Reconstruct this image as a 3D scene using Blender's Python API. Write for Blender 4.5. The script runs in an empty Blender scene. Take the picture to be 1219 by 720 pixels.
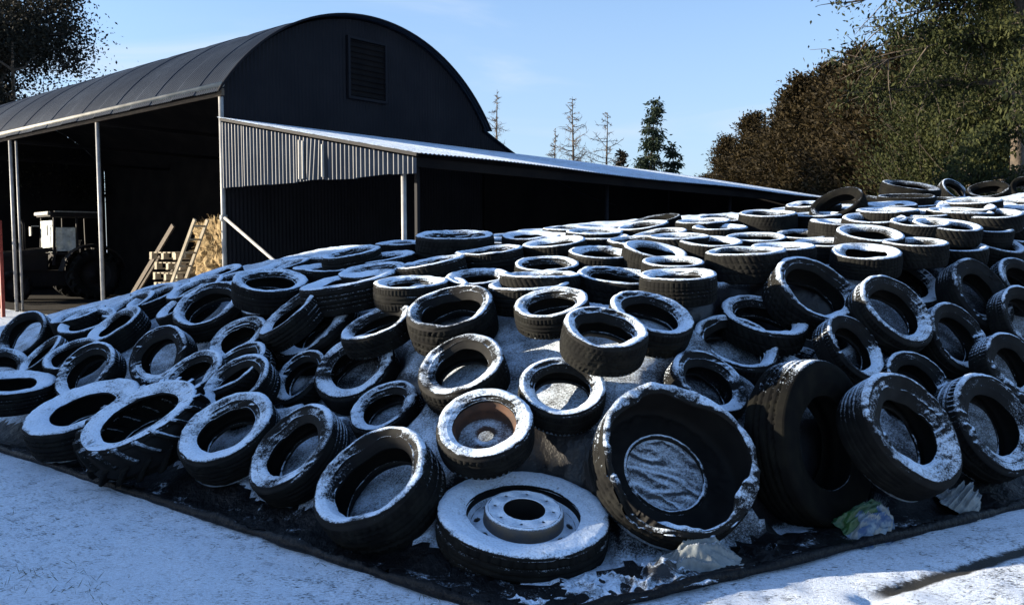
import bpy, bmesh, math, random
import numpy as np
from mathutils import Vector, Matrix, noise
R_ = math.radians
PI = math.pi
rnd = random.Random(7)
scene = bpy.context.scene
COL = scene.collection

# ------------------------------------------------------------------ helpers
def link(o, parent=None):
    COL.objects.link(o)
    if parent is not None:
        o.parent = parent
    return o

def tag(o, label=None, cat=None, group=None, kind=None):
    if label: o['label'] = label
    if cat: o['category'] = cat
    if group: o['group'] = group
    if kind: o['kind'] = kind
    return o

def empty(name, loc=(0, 0, 0), rz=0.0):
    o = bpy.data.objects.new(name, None)
    o.location = loc
    o.rotation_euler = (0, 0, rz)
    o.empty_display_size = .2
    return link(o)

class MB:
    """collects geometry for ONE mesh"""
    def __init__(s):
        s.v = []; s.f = []; s.m = []
    def add(s, vs, fs, mi=0):
        n = len(s.v)
        s.v += [tuple(p) for p in vs]
        s.f += [tuple(i + n for i in f) for f in fs]
        s.m += [mi] * len(fs)
    def box(s, c, size, rot=None, mi=0):
        x, y, z = (d / 2 for d in size)
        vs = [Vector((a, b, e)) for a in (-x, x) for b in (-y, y) for e in (-z, z)]
        if rot is not None: vs = [rot @ p for p in vs]
        vs = [p + Vector(c) for p in vs]
        s.add(vs, [(0, 1, 3, 2), (4, 6, 7, 5), (0, 4, 5, 1), (2, 3, 7, 6), (0, 2, 6, 4), (1, 5, 7, 3)], mi)
    def beam(s, a, b, w, h, mi=0, up=(0, 0, 1)):
        a = Vector(a); b = Vector(b); d = (b - a); L = d.length; d.normalize()
        u = Vector(up)
        if abs(d.dot(u)) > .98: u = Vector((1, 0, 0))
        sx = d.cross(u).normalized(); sz = sx.cross(d)
        rot = Matrix((sx, d, sz)).transposed()
        s.box((a + b) / 2, (w, L, h), rot, mi)
    def tube(s, pts, rad, n=8, mi=0, cap=True):
        pts = [Vector(p) for p in pts]
        rads = rad if isinstance(rad, (list, tuple)) else [rad] * len(pts)
        vs = []; fs = []
        u = None
        for i, p in enumerate(pts):
            d = (pts[min(i + 1, len(pts) - 1)] - pts[max(i - 1, 0)]).normalized()
            if u is None:
                u = d.cross(Vector((0, 0, 1)) if abs(d.z) < .9 else Vector((1, 0, 0))).normalized()
            u = (u - d * u.dot(d)).normalized()
            w = d.cross(u)
            for k in range(n):
                a = 2 * PI * k / n
                vs.append(p + (u * math.cos(a) + w * math.sin(a)) * rads[i])
        for i in range(len(pts) - 1):
            for k in range(n):
                k2 = (k + 1) % n
                fs.append((i * n + k, i * n + k2, (i + 1) * n + k2, (i + 1) * n + k))
        if cap:
            fs.append(tuple(range(n - 1, -1, -1)))
            fs.append(tuple((len(pts) - 1) * n + k for k in range(n)))
        s.add(vs, fs, mi)
    def lathe(s, prof, n=64, mi=0, close=False):
        vs = []; fs = []
        m = len(prof)
        for j in range(n):
            a = 2 * PI * j / n
            for (r, z) in prof:
                vs.append((r * math.cos(a), r * math.sin(a), z))
        for j in range(n):
            j2 = (j + 1) % n
            for i in range(m - 1):
                fs.append((j * m + i, j2 * m + i, j2 * m + i + 1, j * m + i + 1))
        s.add(vs, fs, mi)
    def mesh(s, name, mats, smooth=True, bevel=0):
        me = bpy.data.meshes.new(name)
        me.from_pydata(s.v, [], s.f)
        for m in (mats if isinstance(mats, (list, tuple)) else [mats]): me.materials.append(m)
        me.polygons.foreach_set('material_index', s.m)
        if bevel:
            bm = bmesh.new(); bm.from_mesh(me)
            bmesh.ops.recalc_face_normals(bm, faces=bm.faces)
            bmesh.ops.bevel(bm, geom=list(bm.edges), offset=bevel, segments=2, affect='EDGES', clamp_overlap=True)
            bm.to_mesh(me); bm.free()
        else:
            bm = bmesh.new(); bm.from_mesh(me)
            bmesh.ops.recalc_face_normals(bm, faces=bm.faces)
            bm.to_mesh(me); bm.free()
        me.polygons.foreach_set('use_smooth', [smooth] * len(me.polygons))
        me.update()
        return me
    def build(s, name, mats, parent=None, smooth=False, bevel=0):
        return link(bpy.data.objects.new(name, s.mesh(name, mats, smooth, bevel)), parent)

def np_mesh(name, V, F, mats, smooth=True, mi=None):
    me = bpy.data.meshes.new(name)
    V = np.asarray(V, np.float32); F = np.asarray(F, np.int32)
    me.vertices.add(len(V)); me.vertices.foreach_set('co', V.ravel())
    k = F.shape[1]
    me.loops.add(F.size); me.loops.foreach_set('vertex_index', F.ravel())
    me.polygons.add(len(F))
    me.polygons.foreach_set('loop_start', np.arange(0, F.size, k, dtype=np.int32))
    me.polygons.foreach_set('loop_total', np.full(len(F), k, np.int32))
    for m in (mats if isinstance(mats, (list, tuple)) else [mats]): me.materials.append(m)
    if mi is not None: me.polygons.foreach_set('material_index', np.asarray(mi, np.int32))
    me.polygons.foreach_set('use_smooth', np.full(len(F), smooth))
    me.update(calc_edges=True)
    me.validate()
    return me

# ------------------------------------------------------------------ materials
class NT:
    def __init__(s, name):
        s.m = bpy.data.materials.new(name); s.m.use_nodes = True
        s.t = s.m.node_tree; s.n = s.t.nodes; s.b = s.n['Principled BSDF']
        s.out = s.n['Material Output']
    def new(s, typ, **kw):
        n = s.n.new(typ)
        for k, v in kw.items():
            if k.startswith('i_'):
                key = k[2:]
                n.inputs[int(key) if key.isdigit() else key].default_value = v
            else: setattr(n, k, v)
        return n
    def l(s, a, b): s.t.links.new(a, b)
    def sock(s, node, name, v):
        if hasattr(v, 'is_output') or isinstance(v, bpy.types.NodeSocket): s.l(v, node.inputs[name])
        else: node.inputs[name].default_value = v
    def noise(s, vec, scale, detail=3, rough=.55, dist=0.0):
        n = s.new('ShaderNodeTexNoise'); n.inputs['Scale'].default_value = scale
        n.inputs['Detail'].default_value = detail; n.inputs['Roughness'].default_value = rough
        n.inputs['Distortion'].default_value = dist
        if vec is not None: s.l(vec, n.inputs['Vector'])
        return n.outputs['Fac']
    def math(s, op, a, b=0.0, c=None, clamp=False):
        n = s.new('ShaderNodeMath', operation=op); n.use_clamp = clamp
        s.sock(n, 0, a); s.sock(n, 1, b)
        if c is not None: s.sock(n, 2, c)
        return n.outputs[0]
    def ramp(s, v, lo, hi, a=0.0, b=1.0, smooth=True):
        n = s.new('ShaderNodeMapRange')
        n.interpolation_type = 'SMOOTHSTEP' if smooth else 'LINEAR'
        s.sock(n, 'Value', v); s.sock(n, 'From Min', lo); s.sock(n, 'From Max', hi)
        s.sock(n, 'To Min', a); s.sock(n, 'To Max', b)
        return n.outputs['Result']
    def mix(s, fac, a, b):
        n = s.new('ShaderNodeMix', data_type='RGBA')
        s.sock(n, 0, fac); s.sock(n, 6, a if not isinstance(a, tuple) else (*a, 1)[:4]); s.sock(n, 7, b if not isinstance(b, tuple) else (*b, 1)[:4])
        return n.outputs[2]
    def bump(s, h, strength, dist, normal=None):
        n = s.new('ShaderNodeBump'); n.inputs['Strength'].default_value = strength
        n.inputs['Distance'].default_value = dist; s.l(h, n.inputs['Height'])
        if normal is not None: s.l(normal, n.inputs['Normal'])
        return n.outputs[0]

SNOW = (.73, .84, .97)

def snowy(name, base, rough, lo, hi, base2=None, spread=.55, speck=.5, extra=None, spec=.5, bumpbase=None, patch=None, metallic=0.0):
    """a surface with wind-blown snow lying on whatever faces up"""
    t = NT(name)
    geo = t.new('ShaderNodeNewGeometry')
    pos = geo.outputs['Position']
    sep = t.new('ShaderNodeSeparateXYZ'); t.l(geo.outputs['Normal'], sep.inputs[0])
    nz = sep.outputs['Z']
    n1 = t.noise(pos, 7, 3)
    n2 = t.noise(pos, 85, 3, .7)
    n3 = t.noise(pos, 260, 2, .6)
    a = t.math('MULTIPLY_ADD', t.math('SUBTRACT', n1, .5), spread, nz)
    a = t.math('MULTIPLY_ADD', t.math('SUBTRACT', n2, .5), speck, a)
    a = t.math('MULTIPLY_ADD', t.math('SUBTRACT', n3, .5), speck * .8, a)
    if patch:   # large bare patches
        pn = t.noise(pos, patch[0], 4, .6)
        a = t.math('SUBTRACT', a, t.ramp(pn, patch[1], patch[2], 0, patch[3]))
    f = t.ramp(a, lo, hi)
    thin = t.ramp(n2, .25, .6, .72, 1.0)
    f2 = t.math('MULTIPLY', f, thin)
    bcol = base
    if base2: bcol = t.mix(t.ramp(t.noise(pos, 9, 5, .65), .38, .66), base, base2)
    col = t.mix(f2, bcol, SNOW)
    t.l(col, t.b.inputs['Base Color'])
    t.l(t.ramp(f, 0, 1, rough, .75), t.b.inputs['Roughness'])
    t.b.inputs['Specular IOR Level'].default_value = spec
    if metallic: t.l(t.ramp(f, 0, .4, metallic, 0), t.b.inputs['Metallic'])
    h = t.math('MULTIPLY_ADD', t.math('MULTIPLY', f, n2), .6, f)
    b1 = t.bump(h, .7, .013)
    if bumpbase:
        b1 = t.bump(t.noise(pos, bumpbase[0], 4, .6), bumpbase[1], bumpbase[2], b1)
    t.l(b1, t.b.inputs['Normal'])
    return t.m

def plain(name, c1, c2, scale, rough=.7, bump=(0.3, .004), detail=5, metallic=0.0, spec=.4, lo=.35, hi=.7, stretch=None):
    t = NT(name)
    geo = t.new('ShaderNodeNewGeometry'); pos = geo.outputs['Position']
    if stretch:
        tc = t.new('ShaderNodeTexCoord'); mp = t.new('ShaderNodeMapping')
        mp.inputs['Scale'].default_value = stretch
        t.l(tc.outputs['Object'], mp.inputs['Vector']); pos = mp.outputs[0]
    n = t.noise(pos, scale, detail, .6)
    t.l(t.mix(t.ramp(n, lo, hi), c1, c2), t.b.inputs['Base Color'])
    t.b.inputs['Roughness'].default_value = rough
    t.b.inputs['Metallic'].default_value = metallic
    t.b.inputs['Specular IOR Level'].default_value = spec
    if bump: t.l(t.bump(n, bump[0], bump[1]), t.b.inputs['Normal'])
    return t.m

M = {}
M['rubber'] = snowy('snowy_rubber', (.006, .006, .006), .8, .44, .82, (.011, .011, .010), spread=.8, speck=.9, spec=.15, patch=(1.7, .58, .76, .22))
M['rubber_patchy'] = snowy('patchily_snowed_rubber', (.006, .006, .0065), .8, .46, .84, (.011, .011, .010), spread=1.0, speck=.9, spec=.15, patch=(2.1, .48, .66, .34))
M['tread'] = snowy('tread_rubber', (.0055, .0056, .0056), .9, .54, .90, (.0112, .0114, .0102), spread=.5, speck=.8, spec=.1)
M['inner'] = plain('bare_rubber', (.004, .004, .004), (.009, .0085, .008), 6, .8, spec=.2)
M['rubber_bare'] = snowy('wiped_rubber', (.0045, .0045, .0045), .9, .86, 1.05, (.008, .008, .0065), spread=.45, speck=.5, spec=.05)
M['steel'] = snowy('snowy_steel', (.05, .05, .055), .55, .40, .62, (.09, .07, .05), spread=.3, speck=.4)
M['rust'] = snowy('rusty_steel', (.026, .012, .007), .85, .66, 1.05, (.066, .027, .012), spread=.5, speck=.5)
M['tarp'] = snowy('black_silage_plastic', (.004, .004, .006), .42, .64, 1.0, (.007, .007, .008), spread=.5, speck=.7, bumpbase=(14, .5, .02))
M['tarp_snowy'] = snowy('snowed_silage_plastic', (.005, .005, .007), .4, .50, .84, spread=.25, speck=.5, bumpbase=(14, .4, .02))
M['skirt'] = snowy('bare_silage_plastic', (.0025, .0025, .003), .5, 1.10, 1.26, (.005, .005, .0055), spread=.95, speck=.5, bumpbase=(22, .7, .03), spec=.2)
M['post'] = plain('galvanised_post', (.22, .22, .215), (.36, .355, .34), 5, .55, (.2, .003))
M['gutter'] = plain('painted_gutter', (.20, .19, .16), (.32, .30, .25), 3, .6)
M['roof_dark'] = plain('weathered_roof_iron', (.006, .011, .020), (.018, .026, .038), 1.6, .55, (.1, .004), metallic=0.0, spec=.4, lo=.4, hi=.72)
M['wall_dark'] = plain('dark_wall_iron', (.0055, .006, .009), (.010, .010, .013), 1.2, .7, (.1, .004), spec=.15)
M['interior'] = plain('shaded_interior', (.008, .008, .009), (.014, .013, .013), 1.2, .95, None, spec=.03)  # near-black: the shade inside the buildings is put into the colour
M['roof_snow'] = snowy('snowy_roof_iron', (.022, .028, .036), .6, .62, 1.02, (.04, .042, .045), spread=.5, speck=.5)
M['sheet'] = plain('galvanised_sheet', (.026, .034, .050), (.054, .064, .080), 2.0, .5, (.1, .003), spec=.4)
M['sheet_pale'] = plain('fresh_galvanised_sheet', (.22, .215, .20), (.32, .31, .28), 2.5, .5, (.1, .003))
M['wood'] = plain('grey_timber', (.07, .055, .04), (.13, .10, .07), 6, .8, (.4, .004), stretch=(8, 1, 8))
M['wood_pale'] = plain('pale_timber', (.20, .17, .12), (.32, .27, .19), 7, .8, (.4, .004))
M['earth'] = plain('trodden_earth', (.010, .009, .008), (.024, .020, .016), 3, .95, (.5, .02), spec=.1)
M['straw'] = plain('straw', (.16, .105, .04), (.30, .21, .09), 14, .85, (.8, .02))
M['red'] = plain('red_paint', (.20, .03, .02), (.30, .05, .03), 5, .55)
M['tractor'] = plain('dull_tractor_paint', (.0045, .0035, .0035), (.010, .006, .006), 4, .8)
M['tractor_trim'] = plain('chipped_white_paint', (.24, .235, .22), (.36, .35, .33), 9, .5)
M['stone'] = plain('limewashed_stone', (.26, .25, .23), (.42, .40, .37), 3, .9, (.6, .03))
M['bag_white'] = snowy('white_bag_plastic', (.14, .16, .165), .4, .85, 1.15, (.22, .24, .24), spread=.5, speck=.4, bumpbase=(35, .5, .01))
M['bag_green'] = snowy('green_bag_plastic', (.02, .06, .025), .4, .95, 1.2, (.04, .10, .03), spread=.4, speck=.3, bumpbase=(35, .5, .01))
M['bag_blue'] = plain('blue_bag_plastic', (.02, .06, .15), (.18, .24, .28), 20, .4, (.4, .01))
M['bark'] = plain('bark', (.045, .036, .028), (.10, .078, .058), 9, .9, (.7, .02))
M['bark_lit'] = plain('sunlit_bark', (.09, .075, .045), (.16, .13, .075), 9, .9, (.7, .02))  # paler copy of the bark, sunlight put into its colour

def glassy():
    t = NT('dusty_glass')
    geo = t.new('ShaderNodeNewGeometry')
    n = t.noise(geo.outputs['Position'], 5, 4)
    t.b.inputs['Base Color'].default_value = (.62, .66, .64, 1)
    t.b.inputs['Roughness'].default_value = .5
    tr = t.new('ShaderNodeBsdfTransparent')
    mx = t.new('ShaderNodeMixShader')
    t.l(t.ramp(n, .35, .65, .35, .9), mx.inputs[0])
    t.l(tr.outputs[0], mx.inputs[1]); t.l(t.b.outputs[0], mx.inputs[2])
    t.l(mx.outputs[0], t.out.inputs['Surface'])
    return t.m
M['glass'] = glassy()

def leafmat(name, c1, c2, scale=.8, trans=.25):
    t = NT(name)
    geo = t.new('ShaderNodeNewGeometry')
    n = t.noise(geo.outputs['Position'], scale, 4, .7)
    rp = geo.outputs['Random Per Island']
    f = t.math('ADD', t.math('MULTIPLY', n, .7), t.math('MULTIPLY', rp, .45))
    col = t.mix(t.ramp(f, .32, .82), c1, c2)
    t.l(col, t.b.inputs['Base Color'])
    t.b.inputs['Roughness'].default_value = .75
    t.b.inputs['Specular IOR Level'].default_value = .15
    tl = t.new('ShaderNodeBsdfTranslucent'); t.l(col, tl.inputs['Color'])
    mx = t.new('ShaderNodeMixShader'); mx.inputs[0].default_value = trans
    t.l(t.b.outputs[0], mx.inputs[1]); t.l(tl.outputs[0], mx.inputs[2])
    t.l(mx.outputs[0], t.out.inputs['Surface'])
    return t.m
M['leaf_dark'] = leafmat('evergreen_leaf', (.006, .007, .005), (.017, .016, .010), 1.2)
M['cypress'] = leafmat('bronzed_cypress', (.010, .008, .004), (.036, .026, .010), .9)
M['cypress_green'] = leafmat('green_cypress', (.009, .015, .006), (.044, .049, .015), .8)
M['spruce'] = leafmat('spruce_needles', (.010, .018, .011), (.024, .036, .020), 1.0)
M['larch'] = leafmat('bare_twigs', (.025, .018, .012), (.045, .032, .02), 1.0, .0)
M['grass'] = leafmat('winter_grass', (.045, .060, .022), (.10, .095, .04), 30)

def groundmat():
    t = NT('thin_snow_on_gravel')
    geo = t.new('ShaderNodeNewGeometry'); pos = geo.outputs['Position']
    sep = t.new('ShaderNodeSeparateXYZ'); t.l(pos, sep.inputs[0])
    X, Y = sep.outputs['X'], sep.outputs['Y']
    n0 = t.noise(pos, .9, 4)
    n1 = t.noise(pos, 11, 4, .65)
    mp = t.new('ShaderNodeMapping'); mp.inputs['Scale'].default_value = (1.0, 2.6, 1); mp.inputs['Rotation'].default_value = (0, 0, .5)
    t.l(pos, mp.inputs['Vector'])
    n2 = t.noise(mp.outputs[0], 42, 4, .75, .6)
    n3 = t.noise(pos, 160, 3, .7)
    cov = t.math('ADD', t.math('MULTIPLY', n2, .62), t.math('ADD', t.math('MULTIPLY', n1, .30), t.math('MULTIPLY', n0, .22)))
    bare = t.ramp(cov, .445, .54, 1, 0)
    grain = t.ramp(t.math('ADD', t.math('MULTIPLY', n3, .5), t.math('MULTIPLY', n2, .5)), .36, .60, 0, 1)
    # the wet rut along the plastic edge
    ax, ay, bx, by = 1.64, 3.80, 4.2, 5.17
    L = math.hypot(bx - ax, by - ay); ux, uy = (bx - ax) / L, (by - ay) / L
    al = t.math('ADD', t.math('MULTIPLY', t.math('SUBTRACT', X, ax), ux), t.math('MULTIPLY', t.math('SUBTRACT', Y, ay), uy))
    ac = t.math('ADD', t.math('MULTIPLY', t.math('SUBTRACT', X, ax), -uy), t.math('MULTIPLY', t.math('SUBTRACT', Y, ay), ux))
    ac = t.math('ADD', ac, t.math('MULTIPLY', t.math('SUBTRACT', n1, .5), .07))
    ac = t.math('ADD', ac, t.math('MULTIPLY', t.math('SUBTRACT', n2, .5), .06))
    rut = t.math('MULTIPLY', t.ramp(t.math('ABSOLUTE', ac), .028, .058, 1, 0), t.ramp(al, -.02, .12, 0, 1))
    dark = t.math('MAXIMUM', bare, rut)
    dirt = t.mix(n1, (.012, .012, .011), (.040, .039, .034))
    snow = t.mix(n1, (.70, .79, .90), (.78, .86, .96))
    snow = t.mix(grain, (.46, .49, .54), snow)
    t.l(t.mix(dark, snow, dirt), t.b.inputs['Base Color'])
    t.b.inputs['Roughness'].default_value = .7
    t.b.inputs['Specular IOR Level'].default_value = .3
    h = t.math('SUBTRACT', t.math('ADD', t.math('MULTIPLY', n2, .7), t.math('MULTIPLY', n3, .5)), t.math('MULTIPLY', dark, .8))
    t.l(t.bump(h, .6, .012), t.b.inputs['Normal'])
    return t.m
M['ground'] = groundmat()
# ------------------------------------------------------------------ tyres
def catmull(P, k=3):
    P = [np.array(p, float) for p in P]; out = []
    for i in range(len(P) - 1):
        p0 = P[max(i - 1, 0)]; p1 = P[i]; p2 = P[i + 1]; p3 = P[min(i + 2, len(P) - 1)]
        for j in range(k):
            s = j / k
            out.append(.5 * ((2 * p1) + (-p0 + p2) * s + (2 * p0 - 5 * p1 + 4 * p2 - p3) * s * s + (-p0 + 3 * p1 - 3 * p2 + p3) * s ** 3))
    out.append(P[-1]); return np.array(out)

DISH = {'a': .54, 'b': .62, 'c': .50, 'd': .66, 'e': .55, 'w': .54, 's': .70, 't': .72, 'L': .80, 'K': .80, 'R': .78}
def side_profile(rb, dish):
    q = lambda u: rb + u * (.83 - rb)
    e = 1 - dish
    return [(.84, .974), (.90, .962), (.955, .940), (.99, .912), (1.0, .885), (1 - .08 * e, .84), (1 - .28 * e, q(.66)), (1 - .32 * e, q(.57)), (1 - .50 * e, q(.40)), (1 - .74 * e, q(.18)), (1 - .94 * e, q(.05)), (dish, rb), (dish - .05, rb - .003), (dish - .09, q(.03))]

def inner_profile(rb, dish):
    q = lambda u: rb + u * (.83 - rb)
    e = 1 - dish
    return [(dish - .09, q(.03)), (dish - .03, q(.18)), (1 - .62 * e - .10, q(.5)), (.84, .81), (.80, .88), (.62, .918), (.3, .926), (0, .928)]

def tread_disp(kind, th, x):
    """groove depth (0..1) over angle th and lateral place x in -1..1"""
    fr = lambda v: v - np.floor(v)
    g = np.zeros(np.broadcast(th, x).shape)
    def circ(c, w, zig=0, n=0):
        cc = c + (zig * (np.abs(fr(th * n / (2 * PI)) - .5) * 4 - 1) if n else 0)
        return (np.abs(x - cc) < w) * 1.0
    def lat(n, skew, w, mask=None):
        v = (fr(th * n / (2 * PI) + skew * x) < w) * 1.0
        return v if mask is None else v * mask
    if kind == 'a':
        for c in (-.38, 0, .38): g = np.maximum(g, circ(c, .06))
        g = np.maximum(g, lat(60, .5, .25, np.abs(x) > .45))
    elif kind == 'b':
        for c in (-.5, -.17, .17, .5): g = np.maximum(g, circ(c, .05))
        g = np.maximum(g, lat(48, .2, .2))
    elif kind == 'c':
        g = np.maximum(circ(0, .07), lat(40, 1.1, .3, np.abs(x) > .12))
    elif kind == 'd':
        for c in (-.5, -.18, .18, .5): g = np.maximum(g, circ(c, .045))
    elif kind == 'e':
        for c in (-.42, 0, .42): g = np.maximum(g, circ(c, .07, .05, 40))
        g = np.maximum(g, lat(40, .9, .28))
    elif kind == 'w':
        for c in (-.55, 0, .55): g = np.maximum(g, circ(c, .05))
        g = np.maximum(g, lat(48, -1.0, .22, np.abs(x) > .2) * .8)
    elif kind in 'tX':
        for c in (-.55, -.2, .2, .55): g = np.maximum(g, circ(c, .05, .025, 60))
    elif kind in 'KR':
        for c in (-.45, 0, .45): g = np.maximum(g, circ(c, .06))
        g = np.maximum(g, lat(48, .4, .2, np.abs(x) > .5))
    elif kind == 's':
        for c in (-.3, .3): g = np.maximum(g, circ(c, .06))
        g = np.maximum(g, lat(60, 0, .42, np.abs(x) > .55))
    return g

def revolve(name, prof, W, N, mats, mi=None, rfun=None):
    """prof: (m,2) of (x fraction of half width, r); rfun(th, x, r) -> r, x"""
    th = np.linspace(0, 2 * PI, N, endpoint=False)
    m = len(prof)
    X = np.repeat(prof[None, :, 0], N, 0); Rr = np.repeat(prof[None, :, 1], N, 0)
    T = np.repeat(th[:, None], m, 1)
    if rfun: Rr, X = rfun(T, X, Rr)
    V = np.stack([Rr * np.cos(T), Rr * np.sin(T), X * W / 2], -1).reshape(-1, 3)
    j = np.arange(N)[:, None]; i = np.arange(m - 1)[None, :]; j2 = (j + 1) % N
    F = np.stack([j * m + i, j2 * m + i, j2 * m + i + 1, j * m + i + 1], -1).reshape(-1, 4)
    mm = None if mi is None else np.tile(np.asarray(mi), N)
    return np_mesh(name, V, F, mats, True, mm)

KIND = {'a': (.64, .64), 'b': (.70, .62), 'c': (.58, .66), 'd': (.66, .60), 'e': (.74, .66), 'w': (.80, .68), 't': (.56, .56),
        'L': (.60, .60), 'K': (.42, .66), 'R': (.60, .66), 'X': (.62, .50), 's': (.62, .60)}

def tyre_meshes(kind, rubber, seed, drb=0.0, ddish=0.0, wk=1.0):
    W, rb = KIND[kind]; rb += drb; dish = DISH[kind] + ddish
    sp = catmull(side_profile(rb, dish), 3); ip = catmull(inner_profile(rb, dish), 3)
    if kind == 'L':
        sp[:, 1] = np.where(sp[:, 1] > .80, .80 + (sp[:, 1] - .80) * .52, sp[:, 1])
    half = np.concatenate([sp, ip[1:]])
    prof = np.concatenate([half, (half * [-1, 1])[::-1][1:]])
    ns = len(sp) - 1
    mi = np.ones(len(prof) - 1, int); mi[:ns] = 0; mi[len(prof) - 1 - ns:] = 0
    N = 240
    rs = np.random.default_rng(seed)
    ph = rs.uniform(0, 6.28, 6)
    def wob(T, X, Rr):          # old carcasses are never quite round
        d = wk * (.012 * np.sin(2 * T + ph[0]) + .007 * np.sin(3 * T + ph[1]) + .003 * np.sin(7 * T + ph[2]))
        dx = wk * (.05 * np.sin(2 * T + ph[3]) + .035 * np.sin(3 * T + ph[4]) + .012 * np.sin(8 * T + ph[5]))
        side = np.clip((.97 - Rr) / .2, 0, 1)
        return Rr + d, X + dx * side * np.sign(X)
    car = revolve('tyre_carcass_' + kind, prof, W, N, [rubber, M['inner']], mi, wob)
    xs = np.linspace(.84, -.84, 33)
    tp = np.stack([xs, .975 + .025 * (1 - (np.abs(xs) / .84) ** 2.6)], -1)
    if kind == 'L':
        xs = np.concatenate([[1.0], np.linspace(.975, -.975, 41), [-1.0]])
        tp = np.stack([xs, 1 - .03 * np.abs(xs) ** 3], -1); tp[0, 1] = tp[-1, 1] = .80
        def tr(T, X, Rr):
            Rr, X = wob(T, X, Rr)
            v = T * 18 / (2 * PI) + np.where(X > 0, 0, .5) + .85 * np.abs(X); v = v - np.floor(v)
            lug = np.clip(np.minimum(v, .40 - v) / .05, 0, 1) * (v < .40) * (np.abs(X) > .04)
            end = np.abs(X) > .985
            return np.where(end, Rr, Rr - .115 + .115 * lug), X * (1 + .05 * lug * (np.abs(X) > .6))
    else:
        def tr(T, X, Rr):
            g = tread_disp(kind, T, X / .84)
            edge = (np.abs(X) > .835)
            if kind != 's': g = np.where(edge, 0, g)
            dep = .030 if kind in 'tsX' else .024
            Rr, X = wob(T, X, Rr)
            return Rr - dep * g, X
    trd = revolve('tyre_tread_' + kind, tp, W, N if kind != 'L' else 360, [M['tread'] if rubber != M['rubber_bare'] else rubber], None, tr)
    return car, trd

MESH = {k: tyre_meshes(k, M['rubber'], i) for i, k in enumerate('abcdewtLKRs')}
for i, k in enumerate('abcdew'):
    MESH[k + '_worn'] = tyre_meshes(k, M['rubber'], 60 + i, (.05, -.05, .03, -.04, .04, -.05)[i], (-.08, .06, .08, -.10, .10, -.06)[i], 1.9)
for i, k in enumerate('abcdw'):
    MESH[k + '_patchy'] = tyre_meshes(k, M['rubber_patchy'], 80 + i, 0, -.03, 1.4)
for k in 'tabcw': MESH[k + '_bare'] = tyre_meshes(k, M['rubber_bare'], 40)

def burst_meshes():
    W, rb = KIND['X']
    N = 300
    rs = np.random.default_rng(3)
    def fn(T):
        q = np.random.default_rng(8); v = 0 * T
        for f in (2, 3, 5, 7, 8, 11, 13, 17, 19, 22, 26, 31):
            v = v + np.sin(f * T + q.uniform(0, 6.28)) * q.uniform(.5, 1.2) / f ** .55
        return v
    def lip(T):
        a = np.mod(T, 2 * PI)
        tear = np.exp(-((a - R_(226)) / R_(26)) ** 2) * 1.0 + np.exp(-((a - R_(275)) / R_(22)) ** 2) * .5 + np.exp(-((a - R_(190)) / R_(9)) ** 2) * .25
        return .88 - tear + .06 * fn(T)
    def flap(T):
        a = np.mod(T, 2 * PI)
        return .07 + .05 * np.clip(np.sin(2 * a - .6), 0, 1) + .022 * fn(T) + .13 * np.exp(-((a - R_(312)) / R_(17)) ** 2) + .11 * np.exp(-((a - R_(60)) / R_(22)) ** 2) + .10 * np.exp(-((a - R_(118)) / R_(16)) ** 2)
    q = lambda u: rb + u * (.83 - rb)
    # outer lip -> inner surface -> lower sidewall inside -> bead -> lower sidewall outside
    P = [(.84, .974), (.885, .955), (.90, .93), (.885, .91), (.84, .90), (.6, .915), (.2, .925), (-.2, .925), (-.6, .915), (-.80, .87), (-.87, .80), (-.84, q(.55)), (-.76, q(.18)), (-.71, q(.03)), (-.74, rb), (-.80, rb + .002), (-.86, q(.12)), (-.95, q(.5)), (-1, .83), (-.97, .90), (-.91, .95), (-.84, .974)]
    prof = catmull(P, 3)
    nl = 12
    def rf(T, X, Rr):
        top = X > .55
        X2 = np.where(top, X - .84 + lip(T), X)
        f = flap(T)
        k = np.clip((.974 - Rr) / .06, 0, 1) * top * (X > .70)
        R2 = Rr - k * np.clip(f - .07, 0, .3) + .008 * np.sin(2 * T)
        return R2, X2
    mi = np.zeros(len(prof) - 1, int)
    mi[nl:37] = 1
    car = revolve('burst_carcass', prof, W, N, [M['rubber'], M['inner']], mi, rf)
    xs = np.linspace(1, 0, 30)
    tp = np.stack([xs, np.full(30, 1.0)], -1)
    def tf(T, X, Rr):
        top = lip(T); Xn = -.84 + X * (top + .84)
        g = tread_disp('t', T, Xn / .84)
        base = .975 + .025 * (1 - np.clip(np.abs(Xn) / .84, 0, 1) ** 2.6)
        return base - .03 * g * (X < .99) * (X > .01) + .008 * np.sin(2 * T), Xn
    trd = revolve('burst_tread', tp, W, N, [M['tread']], None, tf)
    return car, trd
MESH['X'] = burst_meshes()

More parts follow.
